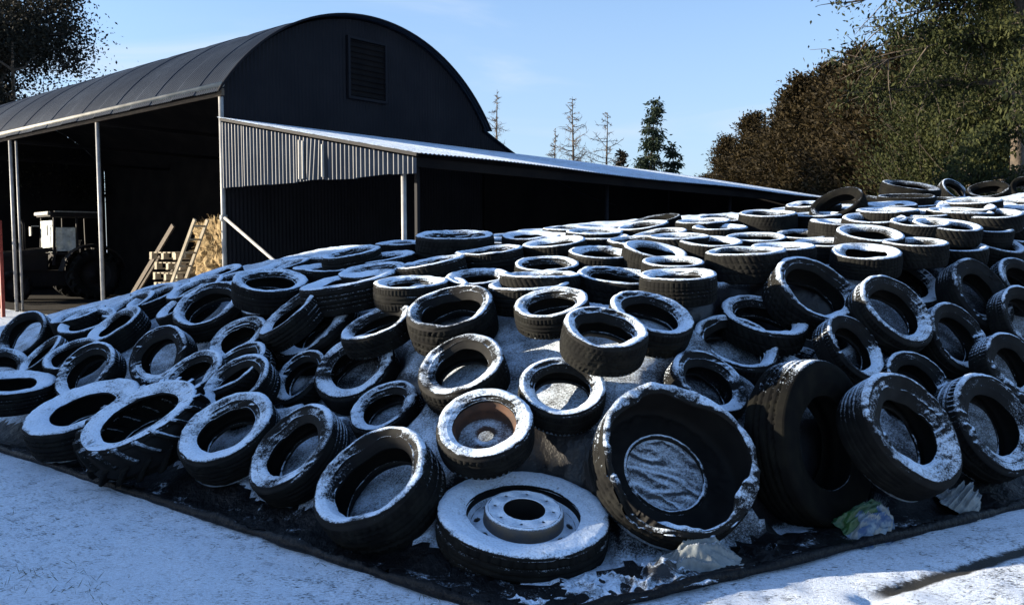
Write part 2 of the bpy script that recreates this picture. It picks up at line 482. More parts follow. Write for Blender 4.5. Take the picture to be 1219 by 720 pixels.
def holed_ring(mb, r0, r1, z0, z1, n, hole, squash=1.0, depth=.05):
    """flat or conical ring with n real holes"""
    rm = (r0 + r1) / 2; zm = (z0 + z1) / 2
    for k in range(n):
        t0 = 2 * PI * k / n; t1 = 2 * PI * (k + 1) / n; tm = (t0 + t1) / 2
        def P(r, t):
            z = z0 + (r - r0) / (r1 - r0) * (z1 - z0)
            return Vector((r * math.cos(t), r * math.sin(t), z))
        O = [P(r1, t0), P(r1, tm), P(r1, t1), P(rm, t1), P(r0, t1), P(r0, tm), P(r0, t0), P(rm, t0)]
        H = []; D = []
        for j, a in enumerate((135, 90, 45, 0, -45, -90, -135, 180)):
            dr = hole * math.sin(R_(a)); dt = -hole * squash * math.cos(R_(a)) / rm
            p = P(rm + dr, tm + (-dt)); H.append(p); D.append(p - Vector((0, 0, depth)))
        # order: H index follows O: start corner (r1,t0)
        H = [P(rm + hole * sr, tm + hole * squash * st / rm) for sr, st in ((.7, -.7), (1, 0), (.7, .7), (0, 1), (-.7, .7), (-1, 0), (-.7, -.7), (0, -1))]
        D = [h - Vector((0, 0, depth)) for h in H]
        fs = [(i, (i + 1) % 8, 8 + (i + 1) % 8, 8 + i) for i in range(8)] + [(8 + i, 8 + (i + 1) % 8, 16 + (i + 1) % 8, 16 + i) for i in range(8)]
        mb.add(O + H + D, fs)

def truck_rim(parent):
    b = MB()
    dz = .085
    b.lathe([(.748, .205 - dz), (.735, .222 - dz), (.722, .222 - dz)], 96, 1)
    b.lathe([(.668, .238 - dz), (.660, .19 - dz), (.652, .165 - dz)], 96, 1)
    b.lathe([(.725, .232 - dz), (.715, .258 - dz), (.69, .262 - dz), (.668, .238 - dz)], 96); b.lathe([(.652, .165 - dz), (.61, .128 - dz)], 96)
    holed_ring(b, .47, .61, .165 - dz, .128 - dz, 10, .045, 1.35)
    b.lathe([(.47, .165 - dz), (.462, .20), (.448, .235), (.425, .247)], 96)
    holed_ring(b, .255, .425, .247, .247, 8, .024)
    b.lathe([(.255, .247), (.243, .238)], 96); b.lathe([(.243, .238), (.238, .02), (.20, -.10), (.001, -.10)], 96, 1)
    b.lathe([(.61, .128 - dz), (.60, -.2)], 64)
    return b.build('rim', [M['steel'], M['inner']], parent, smooth=True)

def steel_rim(parent):
    b = MB()
    b.lathe([(.715, .222), (.71, .246), (.69, .25), (.672, .228), (.655, .18), (.60, .14), (.595, .0), (.585, -.10), (.54, -.12), (.40, -.09), (.30, -.06), (.17, -.05), (.16, -.09)], 96)
    return b.build('rim', [M['rust']], parent, smooth=True)

PROTO = {}
def proto(kind):
    """first tyre of a kind: carcass with its tread as a part; later ones are copies of both"""
    name = {'L': 'lugged_tyre', 'K': 'truck_wheel', 'R': 'rimmed_tyre', 'X': 'burst_tyre', 't': 'lorry_tyre', 't_bare': 'lorry_tyre'}.get(kind, 'car_tyre')
    car, trd = MESH[kind]
    if kind not in PROTO:
        o = link(bpy.data.objects.new(name, car))
        link(bpy.data.objects.new('tread', trd), o)
        if kind == 'K': truck_rim(o)
        if kind == 'R': steel_rim(o)
        PROTO[kind] = o
        return o
    src = PROTO[kind]
    c = src.copy(); COL.objects.link(c)
    for ch in src.children:
        d = ch.copy(); COL.objects.link(d); d.parent = c
    return c

def pose(o, c, n, R, roll=0.0, ecc=0.0):
    n = Vector(n).normalized()
    ax = Vector((0, 0, 1)).cross(n)
    ax = Vector((1, 0, 0)) if ax.length < 1e-3 else ax.normalized()
    ay = n.cross(ax)
    rot = Matrix((ax, ay, n)).transposed().to_4x4()
    o.matrix_world = Matrix.Translation(Vector(c)) @ rot @ Matrix.Rotation(roll, 4, 'Z') @ Matrix.Diagonal((R * (1 + ecc), R * (1 - ecc), R, 1))

# id: kind, centre, axis, radius   (metres; each lies on the heap surface below)
TABLE = [
    (1, 'a', (-4.787, 8.373, 0.677), (-0.232, -0.795, 0.561), 0.267),
    (2, 'b', (-4.031, 8.103, 0.792), (-0.154, -0.384, 0.91), 0.281),
    (3, 'c', (-4.248, 8.344, 0.85), (-0.232, -0.218, 0.948), 0.266),
    (4, 'b', (-3.595, 7.751, 0.793), (-0.402, -0.409, 0.819), 0.284),
    (5, 'a', (-4.243, 7.694, 0.553), (-0.509, -0.438, 0.741), 0.24),
    (6, 'c', (-3.821, 7.392, 0.589), (-0.177, -0.407, 0.896), 0.263),
    (7, 'a', (-3.47, 6.96, 0.511), (-0.303, -0.696, 0.651), 0.287),
    (8, 'd', (-2.794, 6.786, 0.67), (-0.296, -0.83, 0.472), 0.27),
    (9, 't', (-4.1, 6.895, 0.379), (0.082, -0.129, 0.988), 0.34),
    (10, 't', (-3.172, 6.282, 0.29), (-0.187, -0.302, 0.935), 0.431),
    (11, 'L', (-2.464, 5.667, 0.351), (-0.24, -0.38, 0.893), 0.435),
    (12, 'd', (-1.783, 5.343, 0.364), (-0.274, -0.507, 0.817), 0.326),
    (13, 'a', (-1.938, 6.023, 0.545), (-0.395, -0.538, 0.745), 0.291),
    (14, 'c', (-2.036, 6.277, 0.626), (-0.437, -0.462, 0.772), 0.28),
    (15, 'b', (-2.383, 6.37, 0.554), (-0.342, -0.522, 0.782), 0.265),
    (16, 'b', (-2.159, 6.763, 0.787), (-0.346, -0.558, 0.754), 0.256),
    (17, 'a', (-2.023, 7.201, 1.01), (-0.141, -0.263, 0.955), 0.26),
    (18, 'a', (-1.678, 6.546, 1.008), (-0.569, -0.303, 0.764), 0.285),
    (19, 'd', (-1.519, 6.669, 0.877), (-0.46, -0.474, 0.751), 0.362),
    (20, 'c', (-1.511, 6.13, 0.603), (-0.498, -0.569, 0.655), 0.236),
    (21, 'd', (-1.077, 5.929, 0.677), (-0.311, -0.618, 0.722), 0.305),
    (22, 'b', (-0.805, 5.428, 0.497), (-0.331, -0.465, 0.821), 0.238),
    (23, 'd', (-1.258, 4.982, 0.34), (-0.496, -0.536, 0.683), 0.31),
    (24, 'w', (-0.696, 4.436, 0.291), (-0.411, -0.49, 0.769), 0.343),
    (25, 'K', (0.056, 4.264, 0.154), (0.064, -0.216, 0.974), 0.44),
    (26, 'R', (-0.143, 4.516, 0.582), (-0.09, -0.563, 0.821), 0.265),
    (27, 'a', (0.28, 4.746, 0.743), (0.052, -0.582, 0.812), 0.244),
    (28, 'b', (-0.298, 5.264, 0.776), (-0.282, -0.523, 0.805), 0.286),
    (29, 'w', (-0.403, 5.794, 1.067), (-0.182, -0.403, 0.897), 0.308),
    (30, 'c', (-0.942, 6.02, 0.972), (-0.321, -0.287, 0.902), 0.271),
    (31, 'b', (-0.575, 6.349, 1.174), (-0.179, -0.21, 0.961), 0.268),
    (32, 'a', (-0.754, 6.361, 1.224), (-0.014, -0.129, 0.992), 0.281),
    (33, 'b', (-0.259, 6.561, 1.26), (-0.025, -0.198, 0.98), 0.262),
    (34, 'a', (0.278, 6.786, 1.357), (-0.009, -0.207, 0.978), 0.266),
    (35, 'b', (0.731, 7.017, 1.432), (0.031, -0.188, 0.982), 0.271),
    (36, 'e', (0.812, 6.348, 1.24), (0.078, -0.167, 0.983), 0.33),
    (37, 'b', (1.144, 5.861, 1.296), (-0.049, -0.123, 0.991), 0.267),
    (38, 'a', (0.121, 6.053, 1.222), (-0.055, -0.106, 0.993), 0.296),
    (39, 'c', (0.206, 6.229, 1.288), (-0.002, -0.037, 0.999), 0.296),
    (40, 'a', (0.263, 5.526, 1.148), (-0.146, -0.339, 0.929), 0.245),
    (41, 'w', (0.526, 4.899, 1.034), (0.124, -0.434, 0.892), 0.245),
    (42, 'a', (0.867, 5.363, 1.093), (0.202, -0.426, 0.882), 0.272),
    (43, 'c', (1.757, 5.96, 1.022), (0.136, -0.395, 0.909), 0.306),
    (44, 'a', (1.49, 5.707, 0.868), (0.196, -0.545, 0.815), 0.295),
    (45, 'b', (1.147, 5.034, 0.722), (0.378, -0.565, 0.733), 0.257),
    (46, 'e', (2.145, 6.136, 1.2), (0.285, -0.654, 0.701), 0.325),
    (47, 'a', (2.662, 5.989, 1.084), (0.351, -0.714, 0.606), 0.304),
    (48, 'b', (3.216, 7.004, 1.221), (0.225, -0.63, 0.743), 0.296),
    (49, 'd', (3.654, 6.725, 1.16), (0.371, -0.789, 0.49), 0.31),
    (50, 'a', (3.186, 6.15, 0.884), (0.396, -0.774, 0.495), 0.284),
    (51, 'b', (3.442, 5.899, 0.716), (0.333, -0.844, 0.42), 0.249),
    (52, 'a', (3.877, 6.48, 1.009), (0.333, -0.835, 0.437), 0.258),
    (53, 'b', (4.154, 6.985, 1.244), (0.299, -0.743, 0.599), 0.255),
    (54, 'c', (4.441, 7.398, 1.359), (0.165, -0.581, 0.797), 0.281),
    (55, 'b', (2.678, 5.649, 0.633), (0.281, -0.766, 0.577), 0.246),
    (56, 'd', (2.2, 4.776, 0.51), (0.416, -0.72, 0.555), 0.356),
    (57, 's', (2.993, 5.337, 0.431), (0.399, -0.781, 0.481), 0.347),
    (58, 'a', (2.254, 5.673, 0.873), (0.482, -0.669, 0.567), 0.254),
    (59, 'b', (2.087, 6.188, 0.621), (-0.048, -0.61, 0.791), 0.26),
    (60, 't', (1.72, 4.83, 0.455), (0.659, -0.727, 0.193), 0.49),
    (61, 'X', (0.845, 4.409, 0.439), (0.247, -0.681, 0.689), 0.44),
    (63, 'b', (-2.941, 7.736, 1.005), (-0.445, -0.314, 0.838), 0.29),
    (64, 'a', (-2.567, 7.243, 1.013), (-0.198, -0.53, 0.825), 0.312),
    (65, 'a', (-2.01, 7.075, 1.205), (0.102, -0.259, 0.961), 0.316),
    (67, 'b', (-3.72, 8.324, 0.931), (-0.354, -0.323, 0.878), 0.282),
    (68, 'a', (-3.511, 8.391, 1.013), (-0.295, -0.265, 0.918), 0.277),
    (69, 'c', (-3.705, 8.897, 1.058), (-0.138, -0.193, 0.971), 0.267),
    (70, 'a', (-2.986, 8.1, 1.118), (-0.291, -0.285, 0.913), 0.283),
    (71, 'b', (-3.009, 8.713, 1.214), (-0.242, -0.198, 0.95), 0.282),
    (72, 'c', (-2.769, 8.232, 1.185), (-0.235, -0.211, 0.949), 0.264),
    (73, 'b', (-2.136, 8.004, 1.323), (-0.203, -0.173, 0.964), 0.261),
    (74, 'a', (-1.958, 7.979, 1.318), (-0.183, -0.247, 0.952), 0.278),
    (75, 'c', (-2.037, 8.504, 1.39), (-0.012, -0.088, 0.996), 0.254),
    (76, 'b', (-1.674, 7.535, 1.293), (0.009, -0.096, 0.995), 0.264),
    (77, 'a', (-1.44, 7.675, 1.438), (-0.145, -0.16, 0.976), 0.274),
    (78, 'a', (-1.165, 7.135, 1.293), (-0.123, -0.179, 0.976), 0.288),
    (79, 't', (-1.286, 6.764, 1.207), (-0.17, -0.096, 0.981), 0.396),
    (80, 'b', (-1.151, 7.709, 1.38), (-0.135, -0.14, 0.981), 0.289),
    (81, 'c', (-1.059, 8.202, 1.541), (-0.024, -0.086, 0.996), 0.253),
    (82, 'w', (-0.523, 7.91, 1.536), (-0.009, -0.129, 0.992), 0.365),
    (83, 'e', (-0.646, 6.915, 1.349), (-0.18, -0.093, 0.979), 0.285),
    (84, 'a', (-0.188, 7.265, 1.448), (-0.101, -0.091, 0.991), 0.3),
    (85, 'b', (0.373, 7.426, 1.524), (-0.127, -0.139, 0.982), 0.287),
    (86, 'c', (0.313, 8.106, 1.593), (-0.091, -0.138, 0.986), 0.268),
    (87, 'a', (-0.021, 8.497, 1.559), (0.0, -0.129, 0.992), 0.252),
    (88, 'c', (0.004, 9.049, 1.607), (-0.0, -0.108, 0.994), 0.275),
    (89, 'b', (0.176, 7.936, 1.592), (-0.004, -0.176, 0.984), 0.268),
    (90, 'c', (0.316, 9.045, 1.66), (-0.003, -0.089, 0.996), 0.275),
    (91, 'e', (0.551, 8.555, 1.665), (-0.004, -0.086, 0.996), 0.253),
    (92, 'a', (0.924, 8.919, 1.703), (-0.006, -0.08, 0.997), 0.273),
    (93, 'e', (1.295, 8.4, 1.693), (-0.158, -0.138, 0.978), 0.263),
    (94, 'a', (1.501, 8.886, 1.776), (-0.195, -0.142, 0.97), 0.267),
    (95, 'c', (0.755, 7.528, 1.523), (-0.064, -0.114, 0.991), 0.262),
    (96, 'a', (1.097, 7.411, 1.55), (-0.022, -0.153, 0.988), 0.272),
    (97, 'b', (1.144, 6.867, 1.469), (0.131, -0.246, 0.96), 0.27),
    (98, 'a', (1.196, 6.347, 1.4), (-0.015, -0.154, 0.988), 0.239),
    (99, 'e', (1.775, 6.458, 1.441), (-0.063, -0.086, 0.994), 0.301),
    (100, 'b', (1.638, 7.046, 1.536), (-0.019, -0.162, 0.987), 0.266),
    (101, 'c', (2.089, 7.34, 1.591), (-0.045, -0.166, 0.985), 0.253),
    (102, 'b', (1.901, 7.821, 1.672), (-0.025, -0.125, 0.992), 0.252),
    (103, 'e', (1.836, 8.206, 1.726), (-0.054, -0.105, 0.993), 0.267),
    (104, 'c', (1.366, 7.871, 1.634), (-0.143, -0.121, 0.982), 0.254),
    (105, 'c', (1.432, 7.338, 1.592), (-0.018, -0.102, 0.995), 0.273),
    (106, 'b', (0.815, 7.861, 1.584), (-0.013, -0.133, 0.991), 0.267),
    (107, 'w', (2.457, 8.224, 1.788), (-0.034, -0.149, 0.988), 0.277),
    (108, 'a', (2.995, 8.346, 1.807), (-0.043, -0.099, 0.994), 0.268),
    (109, 'b', (2.956, 7.744, 1.71), (0.02, -0.128, 0.992), 0.271),
    (110, 'a', (3.239, 7.652, 1.75), (-0.047, -0.19, 0.981), 0.283),
    (111, 'w', (3.495, 7.345, 1.697), (-0.018, -0.197, 0.98), 0.247),
    (112, 'c', (3.704, 7.293, 1.694), (0.023, -0.234, 0.972), 0.271),
    (113, 'a', (4.155, 7.565, 1.675), (0.026, -0.217, 0.976), 0.253),
    (114, 'b', (4.621, 7.835, 1.634), (0.056, -0.448, 0.892), 0.255),
    (115, 'c', (4.707, 7.928, 1.706), (-0.078, -0.156, 0.985), 0.274),
    (116, 'a', (4.17, 7.418, 1.552), (0.154, -0.386, 0.91), 0.261),
    (117, 'e', (3.236, 6.87, 1.527), (-0.022, -0.14, 0.99), 0.257),
    (118, 'c', (3.693, 7.151, 1.516), (-0.029, -0.182, 0.983), 0.268),
    (119, 'b', (2.766, 6.677, 1.459), (-0.045, -0.247, 0.968), 0.263),
    (120, 'a', (2.996, 7.171, 1.613), (0.01, -0.277, 0.961), 0.276),
    (121, 'c', (2.659, 7.782, 1.624), (-0.073, -0.172, 0.982), 0.256),
    (122, 'a', (2.654, 7.244, 1.538), (-0.048, -0.135, 0.99), 0.26),
    (123, 'b', (2.171, 6.839, 1.497), (-0.037, -0.115, 0.993), 0.26),
    (124, 'c', (2.821, 7.808, 1.325), (0.116, -0.19, 0.975), 0.29),
    (125, 'b', (3.477, 7.939, 1.82), (-0.034, -0.117, 0.993), 0.282),
    (126, 'e', (4.078, 7.806, 1.804), (0.01, -0.145, 0.989), 0.278),
    (127, 'c', (4.285, 7.683, 1.797), (-0.074, -0.169, 0.983), 0.279),
    (128, 'a', (4.684, 8.088, 1.845), (-0.057, -0.14, 0.989), 0.272),
    (129, 'c', (4.328, 8.739, 1.918), (-0.014, -0.16, 0.987), 0.25),
    (130, 'b', (4.256, 8.031, 1.863), (-0.072, -0.181, 0.981), 0.26),
    (131, 't', (4.698, 10.125, 2.198), (0.08, -0.25, 0.965), 0.335),
    (132, 'w', (4.121, 8.962, 1.98), (-0.034, -0.13, 0.991), 0.3),
    (133, 'c', (5.838, 11.349, 2.273), (0.316, -0.714, 0.624), 0.207),
    (134, 'a', (5.615, 10.107, 2.178), (-0.285, -0.36, 0.888), 0.238),
    (135, 'b', (7.047, 11.76, 2.325), (-0.177, -0.767, 0.616), 0.207),
    (136, 'c', (3.197, 8.389, 1.944), (-0.499, -0.353, 0.792), 0.269),
    (137, 'a', (3.945, 9.679, 2.02), (-0.005, -0.213, 0.977), 0.28),
    (138, 'c', (3.144, 9.54, 1.922), (-0.094, -0.095, 0.991), 0.262),
    (139, 'b', (3.141, 8.929, 1.922), (-0.073, -0.144, 0.987), 0.276),
    (140, 'c', (3.592, 9.262, 1.918), (-0.042, -0.152, 0.987), 0.271),
    (141, 'b', (3.582, 8.599, 1.884), (-0.083, -0.146, 0.986), 0.268),
    (142, 'c', (0.784, 8.103, 1.647), (-0.012, -0.139, 0.99), 0.272),
    (143, 'a', (3.764, 7.853, 1.806), (-0.059, -0.16, 0.985), 0.267),
    (144, 'b', (4.816, 8.642, 1.908), (-0.061, -0.155, 0.986), 0.254),
    (145, 'b', (-4.744, 7.792, 0.402), (0.076, -0.516, 0.853), 0.281),
    (146, 'c', (2.155, 8.694, 1.789), (-0.027, -0.141, 0.99), 0.284),
    (147, 'a', (4.632, 9.259, 1.989), (-0.049, -0.15, 0.987), 0.279),
    (148, 'b', (4.446, 8.264, 1.928), (-0.088, -0.131, 0.988), 0.262),
    (149, 'c', (5.073, 8.683, 1.952), (-0.029, -0.179, 0.983), 0.272),
    (150, 'a', (4.119, 8.697, 1.919), (-0.094, -0.112, 0.989), 0.277),
    (151, 'b', (3.703, 8.386, 1.905), (-0.039, -0.136, 0.99), 0.252),
    (152, 'a', (5.512, 9.025, 1.996), (-0.165, -0.171, 0.971), 0.278),
]
LABELS = {
    1: 'snowy tyre lying on the heap 1',
    2: 'snowy tyre lying on the heap 2',
    3: 'snowy tyre lying on the heap 3',
    4: 'snowy tyre lying on the heap 4',
    5: 'snowy tyre lying on the heap 5',
    6: 'snowy tyre lying on the heap 6',
    7: 'snowy tyre lying on the heap 7',
    8: 'snowy tyre lying on the heap 8',
    9: 'snowy tyre lying on the heap 9',
    10: 'snowy tyre lying on the heap 10',
    11: 'snowy tyre lying on the heap 11',
    12: 'snowy tyre lying on the heap 12',
    13: 'snowy tyre lying on the heap 13',
    14: 'snowy tyre lying on the heap 14',
    15: 'snowy tyre lying on the heap 15',
    16: 'snowy tyre lying on the heap 16',
    17: 'snowy tyre lying on the heap 17',
    18: 'snowy tyre lying on the heap 18',
    19: 'snowy tyre lying on the heap 19',
    20: 'snowy tyre lying on the heap 20',
    21: 'snowy tyre lying on the heap 21',
    22: 'snowy tyre lying on the heap 22',
    23: 'snowy tyre lying on the heap 23',
    24: 'snowy tyre lying on the heap 24',
    25: 'snowy tyre lying on the heap 25',
    26: 'snowy tyre lying on the heap 26',
    27: 'snowy tyre lying on the heap 27',
    28: 'snowy tyre lying on the heap 28',
    29: 'snowy tyre lying on the heap 29',
    30: 'snowy tyre lying on the heap 30',
    31: 'snowy tyre lying on the heap 31',
    32: 'snowy tyre lying on the heap 32',
    33: 'snowy tyre lying on the heap 33',
    34: 'snowy tyre lying on the heap 34',
    35: 'snowy tyre lying on the heap 35',
    36: 'snowy tyre lying on the heap 36',
    37: 'snowy tyre lying on the heap 37',
    38: 'snowy tyre lying on the heap 38',
    39: 'snowy tyre lying on the heap 39',
    40: 'snowy tyre lying on the heap 40',
    41: 'snowy tyre lying on the heap 41',
    42: 'snowy tyre lying on the heap 42',
    43: 'snowy tyre lying on the heap 43',
    44: 'snowy tyre lying on the heap 44',
    45: 'snowy tyre lying on the heap 45',
    46: 'snowy tyre lying on the heap 46',
    47: 'snowy tyre lying on the heap 47',
    48: 'snowy tyre lying on the heap 48',
    49: 'snowy tyre lying on the heap 49',
    50: 'snowy tyre lying on the heap 50',
    51: 'snowy tyre lying on the heap 51',
    52: 'snowy tyre lying on the heap 52',
    53: 'snowy tyre lying on the heap 53',
    54: 'snowy tyre lying on the heap 54',
    55: 'snowy tyre lying on the heap 55',
    56: 'snowy tyre lying on the heap 56',
    57: 'snowy tyre lying on the heap 57',
    58: 'snowy tyre lying on the heap 58',
    59: 'snowy tyre lying on the heap 59',
    60: 'snowy tyre lying on the heap 60',
    61: 'snowy tyre lying on the heap 61',
    63: 'snowy tyre lying on the heap 63',
    64: 'snowy tyre lying on the heap 64',
    65: 'snowy tyre lying on the heap 65',
    67: 'snowy tyre lying on the heap 67',
    68: 'snowy tyre lying on the heap 68',
    69: 'snowy tyre lying on the heap 69',
    70: 'snowy tyre lying on the heap 70',
    71: 'snowy tyre lying on the heap 71',
    72: 'snowy tyre lying on the heap 72',
    73: 'snowy tyre lying on the heap 73',
    74: 'snowy tyre lying on the heap 74',
    75: 'snowy tyre lying on the heap 75',
    76: 'snowy tyre lying on the heap 76',
    77: 'snowy tyre lying on the heap 77',
    78: 'snowy tyre lying on the heap 78',
    79: 'snowy tyre lying on the heap 79',
    80: 'snowy tyre lying on the heap 80',
    81: 'snowy tyre lying on the heap 81',
    82: 'snowy tyre lying on the heap 82',
    83: 'snowy tyre lying on the heap 83',
    84: 'snowy tyre lying on the heap 84',
    85: 'snowy tyre lying on the heap 85',
    86: 'snowy tyre lying on the heap 86',
    87: 'snowy tyre lying on the heap 87',
    88: 'snowy tyre lying on the heap 88',
    89: 'snowy tyre lying on the heap 89',
    90: 'snowy tyre lying on the heap 90',
    91: 'snowy tyre lying on the heap 91',
    92: 'snowy tyre lying on the heap 92',
    93: 'snowy tyre lying on the heap 93',
    94: 'snowy tyre lying on the heap 94',
    95: 'snowy tyre lying on the heap 95',
    96: 'snowy tyre lying on the heap 96',
    97: 'snowy tyre lying on the heap 97',
    98: 'snowy tyre lying on the heap 98',
    99: 'snowy tyre lying on the heap 99',
    100: 'snowy tyre lying on the heap 100',
    101: 'snowy tyre lying on the heap 101',
    102: 'snowy tyre lying on the heap 102',
    103: 'snowy tyre lying on the heap 103',
    104: 'snowy tyre lying on the heap 104',
    105: 'snowy tyre lying on the heap 105',
    106: 'snowy tyre lying on the heap 106',
    107: 'snowy tyre lying on the heap 107',
    108: 'snowy tyre lying on the heap 108',
    109: 'snowy tyre lying on the heap 109',
    110: 'snowy tyre lying on the heap 110',
    111: 'snowy tyre lying on the heap 111',
    112: 'snowy tyre lying on the heap 112',
    113: 'snowy tyre lying on the heap 113',
    114: 'snowy tyre lying on the heap 114',
    115: 'snowy tyre lying on the heap 115',
    116: 'snowy tyre lying on the heap 116',
    117: 'snowy tyre lying on the heap 117',
    118: 'snowy tyre lying on the heap 118',
    119: 'snowy tyre lying on the heap 119',
    120: 'snowy tyre lying on the heap 120',
    121: 'snowy tyre lying on the heap 121',
    122: 'snowy tyre lying on the heap 122',
    123: 'snowy tyre lying on the heap 123',
    124: 'snowy tyre lying on the heap 124',
    125: 'snowy tyre lying on the heap 125',
    126: 'snowy tyre lying on the heap 126',
    127: 'snowy tyre lying on the heap 127',
    128: 'snowy tyre lying on the heap 128',
    129: 'snowy tyre lying on the heap 129',
    130: 'snowy tyre lying on the heap 130',
    131: 'snowy tyre lying on the heap 131',
    132: 'snowy tyre lying on the heap 132',
    133: 'snowy tyre lying on the heap 133',
    134: 'snowy tyre lying on the heap 134',
    135: 'snowy tyre lying on the heap 135',
    136: 'snowy tyre lying on the heap 136',
    137: 'snowy tyre lying on the heap 137',
    138: 'snowy tyre lying on the heap 138',
    139: 'snowy tyre lying on the heap 139',
    140: 'snowy tyre lying on the heap 140',
    141: 'snowy tyre lying on the heap 141',
    142: 'snowy tyre lying on the heap 142',
    143: 'snowy tyre lying on the heap 143',
    144: 'snowy tyre lying on the heap 144',
    145: 'snowy tyre lying on the heap 145',
    146: 'snowy tyre lying on the heap 146',
    147: 'snowy tyre lying on the heap 147',
    148: 'snowy tyre lying on the heap 148',
    149: 'snowy tyre lying on the heap 149',
    150: 'snowy tyre lying on the heap 150',
    151: 'snowy tyre lying on the heap 151',
    152: 'snowy tyre lying on the heap 152',
}
BIG = []
for (i, k, c, n, R) in TABLE:
    kk = k + '_bare' if i in (60, 131, 132, 134, 135, 137, 136, 147, 94) else (k + '_patchy' if i in (8, 20, 21, 22, 23, 24, 28, 29, 30, 45, 49, 58) else k + '_worn' if k in 'abcdew' and (i * 7 + 3) % 5 < 2 else k)
    o = proto(kk)
    lab, cat = LABELS[i], {'L': 'tractor tyre', 'K': 'wheel', 'R': 'tyre', 'X': 'tyre', 't': 'tyre'}.get(k, 'tyre')
    tag(o, lab, cat, 'old tyres weighing down the silage heap')
    if (i < 85 and Vector(c).length < 8.2) and i not in (60,): BIG.append((o, i))
    roll = 0 if k in 'XKR' else rnd.uniform(0, 6.28)
    pose(o, c, n, R, roll, 0 if k in 'XKR' else rnd.uniform(-.018, .024))

def smin(a, b, k):
    h = np.clip(.5 + .5 * (b - a) / k, 0, 1)
    return b * (1 - h) + a * h - k * h * (1 - h)

def edge_d(x, y):
    dl = (x - .1) * .6 + (y - 3.68) * .8
    dr = (x - .1) * -.47 + (y - 3.68) * .883
    return dl, dr

def heap(x, y):
    dl, dr = edge_d(x, y)
    dba = (x + .7) * .754 - (y - 10.4) * .656
    dbb = -(x + .7) * .243 - (y - 10.4) * .97
    db = np.where(x < -.9, dbb, np.maximum(dba, np.where(x < 1.5, dbb, -9)))
    cap = .265 + .15 * y + .07 * x - .19 * np.maximum(0, -2 - x)
    cap = smin(cap, 2.45 + 0 * x, .3)
    h = smin(.60 * dl + .03, .95 * dr + .03, .3)
    h = smin(h, cap, .3)
    h = smin(h, 1.5 * db, .25)
    h = smin(h, 4 * (10.55 - y), .2)
    return np.maximum(h, 0)

def vnoise(x, y, s, seed):
    """value noise on numpy grids"""
    rs = np.random.default_rng(seed); G = rs.random((128, 128))
    u = x * s + 50; v = y * s + 50
    i = np.floor(u).astype(int); j = np.floor(v).astype(int); fu = u - i; fv = v - j
    fu = fu * fu * (3 - 2 * fu); fv = fv * fv * (3 - 2 * fv)
    g = lambda a, b: G[a % 128, b % 128]
    return (g(i, j) * (1 - fu) + g(i + 1, j) * fu) * (1 - fv) + (g(i, j + 1) * (1 - fu) + g(i + 1, j + 1) * fu) * fv

# snow with a real thickness on the tyres that show large
def snow_relief(o, seed, depth=.011):
    me = o.data.copy(); o.data = me
    n = len(me.vertices); co = np.empty(n * 3, np.float32); me.vertices.foreach_get('co', co); co = co.reshape(-1, 3)
    no = np.empty(n * 3, np.float32); me.vertices.foreach_get('normal', no); no = no.reshape(-1, 3)
    mw = np.array(o.parent.matrix_world @ o.matrix_local if o.parent else o.matrix_world)
    A = mw[:3, :3]; nw = no @ np.linalg.inv(A); nw /= np.linalg.norm(nw, axis=1, keepdims=True) + 1e-9
    w = co @ A.T + mw[:3, 3]
    lump = vnoise(w[:, 0] + w[:, 2] * .7, w[:, 1] - w[:, 2] * .6, 9.0, seed) * .7 + vnoise(w[:, 0] - w[:, 2], w[:, 1] + w[:, 2], 26.0, seed + 1) * .5
    f = np.clip((nw[:, 2] + (lump - .6) * .5 - .46) / .16, 0, 1); f = f * f * (3 - 2 * f)
    up = nw * .6 + np.array([0, 0, .4])
    w2 = w + up * (f * depth * (.35 + .95 * lump))[:, None]
    l2 = (w2 - mw[:3, 3]) @ np.linalg.inv(A).T
    me.vertices.foreach_set('co', l2.astype(np.float32).ravel()); me.update()

